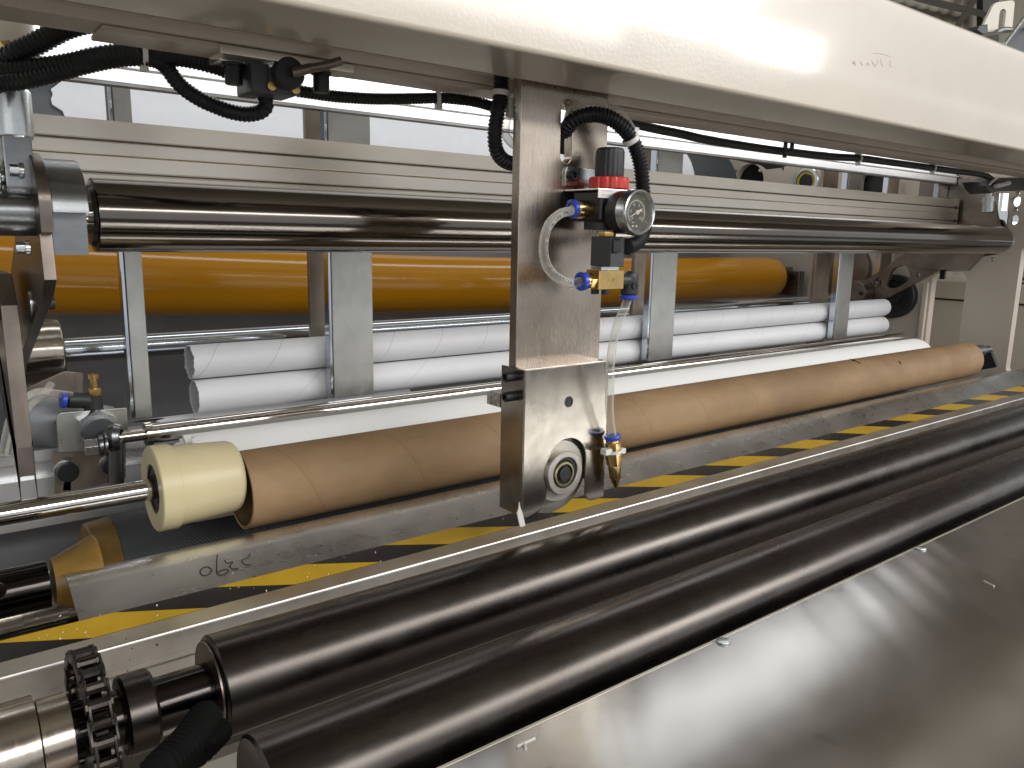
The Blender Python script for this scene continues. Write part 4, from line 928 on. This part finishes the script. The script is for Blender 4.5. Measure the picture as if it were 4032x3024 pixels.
# ---- clear tubes
t = thing('air_tube', 'short clear air tube looping from the regulator to the brass valve, printed', 'air tube', tuple(TUB1))
pts = [TUB0+Vector((.004, 0, 0)), TUB0]+[C2(x, y, Y) for x, y, Y in ((1490, 1366, .530), (1420, 1385, .529), (1352, 1446, .527), (1318, 1530, .524), (1310, 1630, .521))]+[C5(x, y, Y) for x, y, Y in ((1330, 60, .517), (1372, 118, .514), (1440, 163, .511), (1500, 178, .510))]+[TUB1, TUB1+Vector((.004, 0, 0))]
b = NB(); tube(b, pts, .0041, 20, .0015, cap=False); link('tube_wall', b, CLEAR, t)
b = NB(); c = spline(pts, .0005); msg = 'Neo Isl. PU TUBE 8X5MM HMYZ 19/07/20 ***'
L0, stp = 0.018, .00245
for i, ch in enumerate(msg):
    k = int((L0+i*stp)/.0005)
    if ch == ' ' or k+2 >= len(c): continue
    pp, dd = c[k], (c[k+1]-c[k-1]).normalized(); nn = Vector((0, -1, 0)); nn = (nn-dd*nn.dot(dd)).normalized(); uu = nn.cross(dd)
    M = Matrix(((dd.x, uu.x, nn.x, pp.x+nn.x*.0042), (dd.y, uu.y, nn.y, pp.y+nn.y*.0042), (dd.z, uu.z, nn.z, pp.z+nn.z*.0042), (0, 0, 0, 1)))
    text_mesh(b, ch, .0036, M, .00003)
tag(link('tube_print', b, INK, t), kind='stuff')
pts = [TUB2+Vector((0, 0, .003)), TUB2]+[C5(x, y, Y) for x, y, Y in ((1835, 340, .506), (1795, 430, .508), (1762, 560, .510), (1742, 720, .513), (1740, 860, .516), (1738, 1000, .520), (1750, 1120, .523), (1757, 1165, .524))]
b = NB(); tube(b, pts, .0040, 20, .002, cap=False); tag(link('air_tube', b, CLEAR), 'long clear air tube running from the black elbow down to the brass nozzle', 'air tube')
# ---- nozzle
n0, n1 = C5(1757, 1160, .524), C5(1779, 1502, .522); L = (n1-n0).length; dn_ = (n1-n0)
t = thing('spray_nozzle', 'small brass air nozzle pointing down beside the stainless cover', 'air nozzle', tuple(n1))
b = NB(); lathe(b, [(0, .0042), (0, .0078), (.0012, .0084), (.0035, .0080), (.005, .0064)], n0, dn_, 32); link('release_ring', b, BLUE, t)
b = NB(); lathe(b, [(.003, 0), (.003, .0066), (L*.13, .0066), (L*.13, 0)], n0, dn_, 24); hexagon(b, n0+dn_*.14, dn_, L*.42, .0078, .4); link('hex_body', b, BRASS, t)
b = NB(); lathe(b, [(L*.56, 0), (L*.56, .0058), (L*.60, .0062), (L*.80, .0056), (L*.82, .0050), (L*.985, .0018), (L, .0012), (L, 0)], n0, dn_, 32); link('tip', b, BRASSD, t)
b = NB(); pm = n0+dn_*.30; lathe(b, [(-.0014, .0074), (-.0014, .0084), (.0014, .0084), (.0014, .0074)], pm, dn_, 24); box(b, pm.x-.014, pm.x-.003, pm.y-.004, pm.y+.004, pm.z-.002, pm.z+.004, .0008); box(b, pm.x+.006, pm.x+.0115, pm.y-.006, pm.y-.001, pm.z-.003, pm.z+.0025, .001); link('cable_tie', b, NYL, t)

# ================================================================== HOSES UNDER THE BEAM
def hose(label, pts, r, rib=.12, pitch=.0030, ties=(), group=None):
    t = thing('corrugated_hose', label, 'hose', tuple(pts[len(pts)//2]), group)
    b = NB(); tube(b, pts, r, 18, .003, rib, pitch); link('hose_body', b, HOSE, t)
    c = spline(pts, .002)
    for fp in ties:
        i = min(range(len(c)), key=lambda k: (c[k]-fp).length); i = max(1, min(len(c)-2, i)); dd = (c[i+1]-c[i-1]).normalized(); rr = r+.0006
        b = NB(); lathe(b, [(-.0018, rr-.0008), (-.0018, rr+.0006), (.0018, rr+.0006), (.0018, rr-.0008), (-.0018, rr-.0008)], c[i], dd, 28)
        box(b, c[i].x-.0028, c[i].x+.0028, c[i].y-.003, c[i].y+.003, c[i].z-rr-.0045, c[i].z-rr+.0008, .0006); box(b, c[i].x-.0045, c[i].x+.0035, c[i].y-.0045, c[i].y+.004, c[i].z+rr-.0003, c[i].z+rr+.0055, .0008); link('cable_tie', b, NYL, t)
    return t
K = lambda L: [C1(x, y, Y) for x, y, Y in L]
hose('corrugated black hose rising from the left edge to the beam underside', K(((-60, 445, .71), (20, 400, .71), (100, 350, .70), (250, 275, .69), (400, 195, .68), (520, 155, .672), (640, 135, .665))), .0080, .13, .0036)
hose('upper of two bundled black hoses from the left edge into the switch box', K(((-80, 500, .70), (0, 480, .70), (200, 455, .69), (450, 415, .68), (650, 368, .672), (850, 345, .67), (950, 350, .67), (1080, 360, .665), (1220, 375, .66), (1400, 420, .655), (1500, 455, .65), (1610, 480, .645))), .0078, .09, .0032, [C1(930, 350, .67)])
hose('black hose that sags in a loop below the beam and ends under the switch box', K(((-80, 560, .69), (0, 545, .69), (150, 525, .685), (350, 480, .68), (550, 425, .675), (750, 385, .672), (900, 375, .67), (1010, 392, .668), (1080, 440, .667), (1140, 520, .665), (1200, 580, .664), (1300, 645, .662), (1400, 690, .66), (1500, 725, .655), (1600, 740, .652), (1680, 727, .65), (1722, 690, .648), (1722, 650, .646), (1700, 600, .645))), .0062, .09, .0030)
K2 = lambda L: [C2(x, y, Y) for x, y, Y in L]
hose('thin black hose from the switch box to the steel plate', K(((1930, 590, .645), (2000, 600, .645), (2120, 618, .645)))+K2(((0, 628, .645), (200, 640, .645), (400, 640, .645), (600, 635, .642), (640, 633, .64), (800, 650, .635), (900, 668, .625), (1010, 700, .61))), .0050, .11, .0030, [C2(636, 633, .64)])
hose('thick black hose bending in a U behind the left edge of the steel plate', K2(((1035, 380, .585), (1035, 480, .585), (1033, 600, .585), (1015, 720, .585), (998, 820, .587), (995, 920, .589), (1012, 990, .591), (1055, 1040, .593), (1120, 1062, .595), (1220, 1060, .598))), .0068, .13, .0033)
t = hose('black corrugated hose arching out of the plate slot and down behind the gauge', K2(((1440, 960, .592), (1445, 900, .582), (1462, 835, .566), (1500, 785, .556), (1570, 752, .548), (1650, 742, .543), (1740, 765, .538), (1815, 818, .534), (1875, 890, .532), (1915, 980, .531), (1940, 1080, .531), (1950, 1180, .532), (1955, 1280, .534), (1962, 1380, .534), (1965, 1460, .530), (1945, 1530, .522), (1900, 1580, .510), (1850, 1600, .502))), .0072, .15, .0034)
c = C2(1878, 905, .532); b = NB(); lathe(b, [(-.0022, .0070), (-.0022, .0082), (.0022, .0082), (.0022, .0070), (-.0022, .0070)], c, C2(1915, 980, .531)-C2(1840, 845, .533), 32)
q = C2(1897, 862, .530); box(b, q.x-.003, q.x+.003, q.y-.004, q.y+.003, q.z-.003, q.z+.005, .001); link('cable_tie', b, NYL, t)
b = NB(); tube(b, K2(((1455, 800, .580), (1475, 730, .562), (1530, 672, .552), (1620, 650, .546), (1710, 668, .541), (1790, 715, .537), (1850, 780, .534), (1885, 840, .532), (1900, 880, .531))), .0034, 16, .003); tag(link('air_tube', b, CLEAR), 'clear air tube arching above the black hose at the plate slot', 'air tube')
b = NB(); tube(b, K2(((1112, 430, .580), (1110, 560, .580), (1100, 680, .582), (1075, 760, .585), (1062, 820, .587), (1070, 880, .590), (1110, 930, .592), (1160, 950, .594))), .0042, 16, .003); tag(link('air_tube', b, CLEAR), 'milky air tube tucked between the U shaped hose and the plate edge', 'air tube')
p = C2(1100, 715, .582); b = NB(); box(b, p.x-.004, p.x+.006, p.y-.004, p.y+.004, p.z-.006, p.z+.010, .0015); o = tag(link('cable_clip', b, NYL), 'white cable clip at the left edge of the steel plate', 'cable clip')
b = NB(); p = C2(1034, 605, .585); lathe(b, [(-.0022, .0064), (-.0022, .0080), (.0022, .0080), (.0022, .0064), (-.0022, .0064)], p, C2(1030, 640, .585)-C2(1036, 560, .585), 32); link('tie_loop', b, NYL, o)
hose('thin black hose tied along the beam right of the plate to the far connector', K2(((1760, 770, .650), (1880, 800, .650), (2050, 838, .650), (2200, 868, .650)))+[C3(x, y, Y) for x, y, Y in ((150, 905, .65), (350, 938, .65), (550, 968, .65), (750, 992, .65), (950, 1014, .65), (1140, 1026, .645), (1300, 1046, .65), (1450, 1066, .65), (1620, 1089, .645), (1760, 1108, .65), (1880, 1122, .65), (1960, 1138, .65), (2005, 1165, .65), (2025, 1180, .65))], .0052, .06, .0030, [C3(1140, 1026, .645), C3(1620, 1089, .645)])
for x, y in ((667, 935), (710, 922)):
    b = NB(); p = C3(x, y, .640); L = .020 if x < 700 else .011; cyl(b, (p.x, p.y, ZB-L), (0, 0, 1), L+.001, .0028, .0004, 14)
    tag(link('threaded_stud', b, BPL), 'longer black stud under the beam, touching the hose' if x < 700 else 'shorter black stud under the beam beside the longer one', 'stud', 'black studs under the beam')
# limit switch box
def L8(x, y, Y): return P(700+.36166*x, 100+.36166*y, Y=Y)
t = thing('limit_switch', 'black limit switch box with lever under the beam at upper left', 'limit switch', tuple(L8(1050, 700, .625)))
p0, p1 = L8(420, 235, .612), L8(1870, 470, .612)
b = NB(); box(b, p0.x, p1.x, .604, .632, ZB-.0032, ZB+.0028, .0006); link('mounting_bar', b, ALU, t)
b = NB(); box(b, p0.x+.006, p0.x+.026, .626, .650, ZB-.0042, ZB-.0001, .0005); link('shim', b, ALU, t)
for x, y, YY in ((600, 390, .628), (1560, 540, .614)):
    b = NB(); p = L8(x, y, YY); cyl(b, (p.x, YY, ZB-.020), (0, 0, 1), .014, .0065, .0008, 20); cyl(b, (p.x, YY, ZB-.0065), (0, 0, 1), .0022, .008); link('cap_screw', b, BPL, t)
a0, a1 = L8(990, 500, .612), L8(1340, 640, .612)
zlo = L8(1150, 740, .612).z
b = NB(); box(b, a0.x, a1.x, .612, .650, zlo, ZB-.006, .002); link('switch_body', b, GREYB, t)
c0, c1 = L8(760, 590, .622), L8(1000, 740, .622)
b = NB(); box(b, c0.x, a0.x+.002, .614, .648, c1.z-.002, c0.z+.012, .0018); link('side_cover', b, GREYB, t)
p = L8(1215, 520, .606); b = NB(); lathe(b, [(0, 0), (0, .0105), (.001, .0115), (.008, .012), (.008, 0)], (p.x, .603, p.z), (0, 1, 0), 40); link('rotary_boss', b, BPL2, t)
b = NB(); tube(b, [L8(1240, 515, .601), L8(1460, 465, .598)], .0038, 14); tube(b, [L8(1450, 468, .597), L8(1600, 440, .592), L8(1780, 385, .588)], .0034, 12); link('lever', b, DARK, t)
for x, y in ((1030, 655), (1290, 695)):
    b = NB(); p = L8(x, y, .611); cyl(b, (p.x, .6115, p.z), (0, 1, 0), .002, .0036, .0004, 14); link('brass_screw', b, BRASSD, t)

# ================================================================== RIGHT SIDE FRAME AND WHAT LIES BEYOND
XP = 2.06
def R3(x, y, X=XP): p = P(3300+x*.33152, 600+y*.33152, X=X); return (p.y, p.z)
def R6(x, y, X=XP): p = P(2600+x*.45208, 550+y*.45208, X=X); return (p.y, p.z)
def circ(c, r, n=20): return [(c[0]+r*math.cos(2*math.pi*k/n), c[1]+r*math.sin(2*math.pi*k/n)) for k in range(n)]
t = thing('frame_wall', 'big cream painted side frame plate with cut-outs at the right end of the rollers', 'machine frame', (XP, 1.2, .3))
hs = []
cl, cr = R4(1112, 500, XP)[0], R4(1520, 500, XP)[0]; ct = R4(1300, 358, XP)[1]
hs.append(rrect(cr, cl, H-.42, ct, .018))
yr = R4(2155, 300, XP)[0]; hs.append(rrect(.575, yr, H-.30, R3(2200, 1105)[1], .014))
hs.append([R3(1862, 480), R3(2030, 480), R3(2010, 860), R3(1940, 860), R3(1845, 760)])
c0 = R6(770, 365); hs.append(circ(c0, .052, 28))
for q in (R6(655, 275), R6(868, 265), R6(1065, 253), R3(2130, 482), R3(2105, 680), R4(1620, 205, XP), R4(1833, 215, XP)): hs.append(circ(q, .0052, 12))
hs.append(circ(R4(743, 820, XP), .0080, 14))
for q in (R3(2105, 582), R3(2075, 800)): hs.append(circ(q, .0125, 16))
q0, q1 = R6(1740, 290), R6(2012, 470); hs.append(rrect(q1[0], q0[0], q1[1]-.05, q0[1], .02))
b = NB(); prism(b, [(.52, .35), (2.6, .35), (2.6, H+.48), (.52, H+.48)], 'yz', XP, XP+.025, holes=hs); link('frame_plate', b, CREAM, t)
b = NB(); box(b, XP+.03, XP+.05, R6(2080, 400)[0]-.1, R6(560, 400)[0]+.1, H-.05, H+.4, .002); link('hole_shade_sheet', b, BPL, t)  # added black sheet standing in for the shade inside the holes
c = R6(1285, 365)
b = NB(); lathe(b, [(0, .038), (-.012, .040), (-.014, .038), (-.014, .030), (-.006, .029), (-.006, .0)], (XP, *c), (1, 0, 0), 48); br = link('bearing', b, ZINC, t)
b = NB(); lathe(b, [(-.0062, .0285), (-.0100, .028), (-.0100, .021), (-.0062, .0205)], (XP, *c), (1, 0, 0), 40); link('seal_ring', b, DIALY, br)
b = NB(); cyl(b, (XP-.012, *c), (1, 0, 0), .010, .0195, .001, 32); link('bearing_bore', b, BPL, br)
c = R4(690, 650, XP)
b = NB(); lathe(b, [(0, .056), (-.018, .056), (-.020, .054), (-.020, .042), (-.012, .040), (-.012, .022), (-.024, .021), (-.024, 0)], (XP, *c), (1, 0, 0), 48); link('black_hub', b, BPL2, t)
c = R4(90, 330, XP)
b = NB(); cyl(b, (XP-.02, *c), (1, 0, 0), .02, .075, .002, 48); link('dark_opening_disc', b, DARK, t)  # dark disc standing in for a curved dark opening
q0, q1 = R4(1295, 240, XP), R4(1410, 330, XP)
b = NB(); box(b, XP-.018, XP-.0005, q1[0], q0[0], q1[1], q0[1], .001); o = link('clamp_lug', b, CREAM, t)
b = NB(); m = ((q0[0]+q1[0])/2+.004, (q0[1]+q1[1])/2); cyl(b, (XP-.022, *m), (1, 0, 0), .006, .012, .001, 20); link('cap_screw', b, BPL, o)
q0, q1 = R4(1235, 325, XP), R4(1278, 452, XP)
b = NB(); box(b, XP-.010, XP-.001, q1[0], q0[0], q1[1], q0[1], .001); link('black_tab', b, BPL, t)
q0, q1 = R4(1090, 430, XP), R4(1000, 1180, XP)
b = NB(); box(b, XP-.012, XP-.0004, cl+.004, cl+.016, H-.5, ct-.03, .002); link('frame_rib', b, CREAM, t)
# cabinet behind the cut-outs
t = thing('cream_cabinet', 'pale cream cabinet seen through the rounded cut-out of the side frame', 'cabinet', (2.5, .9, .3))
zc = R4(1300, 690, 2.42)[1]; zt2 = R4(1300, 470, 2.42)[1]
b = NB(); box(b, 2.42, 2.9, .62, 1.30, .3, zc-.0022, .004); link('cabinet_body', b, CREAM2, t)
b = NB(); box(b, 2.412, 2.9, .62, 1.30, zc+.0022, zt2, .004); link('cabinet_top', b, CREAM2, t)
b = NB(); box(b, 2.425, 2.9, .63, 1.29, zc-.003, zc+.003); link('seam', b, BPL, t)
b = NB(); n = 14; rr = random.Random(4)
V = [[b.verts.new((2.43+.035*j, .72+.30*i/n, zt2+.002+rr.random()*.03)) for j in range(7)] for i in range(n+1)]
for i in range(n):
    for j in range(6): b.faces.new((V[i][j], V[i+1][j], V[i+1][j+1], V[i][j+1]))
tag(link('plastic_bag', b, metal('crumpled_film', (.75, .75, .75), .18, met=.6), smooth=False), 'crumpled clear plastic film lying on the pale cabinet', 'plastic film')
t = thing('far_machine', 'dark machine parts beyond the side frame at the right edge', 'machine', (2.9, .8, .3))
b = NB(); box(b, 2.75, 2.9, .50, .95, .3, R4(2160, 800, 2.6)[1], .004); link('dark_body', b, GREYB, t)
b = NB(); zz = R4(2180, 520, 2.6)[1]; box(b, 2.70, 2.74, .50, 1.0, zz-.075, zz, .003); link('pale_rail', b, CREAM2, t)
b = NB(); cyl(b, (2.72, .70, zz+.035), (0, 1, 0), .12, .022, .002); link('orange_part', b, ORANGE, t)
# black energy connector under the beam, right end
t = thing('cable_connector', 'black cable connector and lever block under the beam at the far right', 'connector', tuple(P(3950, 720, Y=.66)))
b = NB(); q = [P(3300+x*.33152, 600+y*.33152, Y=.66) for x, y in ((1665, 350), (1800, 330), (1845, 300), (2000, 300), (2260, 280), (2260, 455), (2050, 455), (1850, 465), (1750, 490), (1700, 430))]
prism(b, [(w.x, w.z) for w in q], 'xz', .65, .69, bev=.003); link('connector_body', b, BPL, t)
b = NB(); q = [P(3300+x*.33152, 600+y*.33152, Y=.645) for x, y in ((1665, 350), (1795, 330), (1800, 375), (1740, 400), (1675, 395))]
prism(b, [(w.x, w.z) for w in q], 'xz', .644, .6495, bev=.001); link('blue_cap', b, plastic('navy_plastic', (.02, .035, .07), .3), t)
b = NB(); tube(b, [P(3300+x*.33152, 600+y*.33152, Y=.642) for x, y in ((1800, 380), (1850, 330), (1900, 300))], .0022, 8); tag(link('cable_tie', b, NYL, t))
b = NB(); tube(b, [P(3300+x*.33152, 600+y*.33152, Y=.646) for x, y in ((1870, 400), (1950, 385), (2030, 365))], .004, 10); link('pale_lead', b, NYL, t)
t = thing('small_cylinder', 'small steel cylinder hanging below the black connector at the right', 'air cylinder', tuple(P(3890, 800, Y=.76)))
b = NB(); p0, p1 = P(3300+1790*.33152, 600+480*.33152, Y=.76), P(3300+1775*.33152, 600+700*.33152, Y=.76); L = (p1-p0).length
lathe(b, [(0, 0), (0, .008), (L*.2, .008), (L*.2, .013), (L*.32, .013), (L*.32, .014), (L*.45, .014), (L*.46, .012), (L, .012), (L, 0)], p0, p1-p0, 24); link('barrel', b, ZINC, t)
b = NB(); c = P(3300+1790*.33152, 600+770*.33152, Y=.76); prism(b, arc(.77, c.z, .028, 0, 180, 12)+[(.73, c.z-.06), (.80, c.z-.06)], 'yz', c.x-.004, c.x+.004, bev=.001); link('lug_plate', b, DARK, t)
# ---- top right corner above the beam
def R5(x, y, Y): p = P(3600+x*.1953, y*.1953, Y=Y); return (p.x, p.z)
YT = 1.0
t = thing('slotted_bracket', 'white slotted bracket plate standing on the machine top at the upper right corner', 'bracket', (*[R5(1700, 600, YT)[0]], YT, R5(1700, 600, YT)[1]))
sl_ = [R5(*w, YT) for w in ((1690, 600), (1715, 290), (1735, 215), (1775, 180), (1820, 180), (1850, 215), (1848, 290), (1815, 600))]
b = NB(); prism(b, [R5(*w, YT) for w in ((1400, 640), (1400, 500), (1590, 110), (1640, 60), (1700, 40), (1960, 5), (2010, 20), (2025, 70), (1970, 640))], 'xz', YT, YT+.006, holes=[sl_]); link('plate', b, CREAM2, t)
b = NB(); q = [R5(*w, YT-.02) for w in ((1190, 620), (1230, 545), (1330, 520), (1400, 500), (1410, 700), (1300, 700))]; prism(b, q, 'xz', YT-.03, YT-.004, bev=.002); link('pivot_block', b, GREYB, t)
b = NB(); a, c = R5(1650, 640, YT-.02), R5(2010, 600, YT-.02); m = R5(1780, 585, YT-.02)
tube(b, [Vector((a[0], YT-.02, a[1])), Vector((m[0], YT-.02, m[1])), Vector((c[0], YT-.02, c[1]))], .006, 12); link('rod', b, ZINC, t)
t = thing('grey_guard', 'grey guard sheet with a pale edge at the upper right corner', 'guard sheet', (*[R5(2100, 900, .8)[0]], .8, R5(2100, 900, .8)[1]))
b = NB(); prism(b, [R5(*w, .80) for w in ((1830, 1000), (1830, 880), (2260, 300), (2600, 300), (2600, 1200))], 'xz', .80, .804); link('sheet', b, GREYB, t)
b = NB(); a, c = R5(1815, 890, .797), R5(2300, 240, .797); tube(b, [Vector((a[0], .797, a[1])), Vector((c[0], .797, c[1]))], .0042, 8); link('edge_trim', b, ZINC, t)
tg = 'roof truss members above the beam at the upper right'
for pts, r, nm, lb in ((((-200, -130), (300, 20), (1050, 200), (1500, 310)), .034, 'truss_member', 'long dark truss chord against the corrugated wall'), (((700, 800), (930, 430), (1330, -200)), .042, 'truss_member', 'dark diagonal truss brace crossing the chord'), (((1480, 900), (1480, -200)), .11, 'truss_member', 'dark upright column behind the slotted bracket')):
    b = NB(); w = [R5(x, y, 4.0) for x, y in pts]; tube(b, [Vector((x, 4.0, z)) for x, z in w], r, 4, .2); tag(link(nm, b, TRUSS, smooth=False), lb, 'truss', tg)
# daylit window in the wall, seen through the frame
q0, q1 = P(3905, 740, Y=4.1), P(3985, 895, Y=4.1)
t = thing('hall_window', 'bright daylit window seen through the gap in the side frame', 'window', (q0.x, 4.1, q1.z))
b = NB(); box(b, q0.x-.2, q1.x+.2, 4.12, 4.15, q1.z-.2, q0.z+.2); link('pane', b, LIT, t)
b = NB()
for f in (.22, .55, .62): 
    x = q0.x+(q1.x-q0.x)*f; box(b, x, x+.09, 4.06, 4.11, q1.z-.2, q0.z+.2)
z = q1.z+(q0.z-q1.z)*.28; box(b, q0.x-.2, q1.x+.2, 4.04, 4.10, z-.06, z+.06); link('frame', b, ZINC, t)

# ================================================================== SMALL SCRAPS AND LINT
def scrap(p, nrm, size, label, seed):
    rr = random.Random(seed); b = NB(); nrm = Vector(nrm).normalized(); _, e1, e2 = frame(nrm); c = b.verts.new(p+nrm*size*.25); ring = []
    for k in range(11):
        a = 2*math.pi*k/11; r = size*rr.uniform(.35, 1.1); ring.append(b.verts.new(p+(e1*math.cos(a)*.6+e2*math.sin(a))*r+nrm*rr.uniform(.0003, size*.35)))
    for k in range(11): b.faces.new((c, ring[k], ring[(k+1) % 11]))
    tag(link('paper_scrap', b, NYL, smooth=False), label, 'paper scrap', 'scraps of white paper')
q = Vector(P(2517, 1880, Z=SH1.y-.004)); scrap(q, (0, -.3, 1), .0060, 'white paper scrap lying on the hazard tape right of the brass nozzle', 3)
q = P(3582, 1962, Y=YB-.030); q.z = ZB1+.0165+.0006; scrap(P(3582, 1962, Y=q.y), (0, -1, .7), .0065, 'white paper scrap stuck on the rear black roller at the right', 5)
b = NB(); rr = random.Random(11)
for k in range(55):
    x = rr.choice((rr.uniform(.05, .5), rr.uniform(.05, 1.9))); f = rr.uniform(-.3, 1); pt = SH1+dv*f if f > 0 else SH1+(SH0-SH1)*(-f)
    o = Vector((x, pt.x, pt.y+.0009)); a = rr.uniform(0, 3.1); L = rr.uniform(.0008, .003); d = Vector((math.cos(a), math.sin(a)*.8, math.sin(a)*.3)); w = Vector((-d.y, d.x, 0))*rr.uniform(.0002, .0006)
    vs = [b.verts.new(o+z) for z in (-d*L/2-w, d*L/2-w, d*L/2+w+Vector((0, 0, .0006)), -d*L/2+w)]; b.faces.new(vs)
tag(link('paper_lint', b, NYL, smooth=False), 'fine white paper lint scattered over the hazard tape and guard', 'paper lint', kind='stuff')
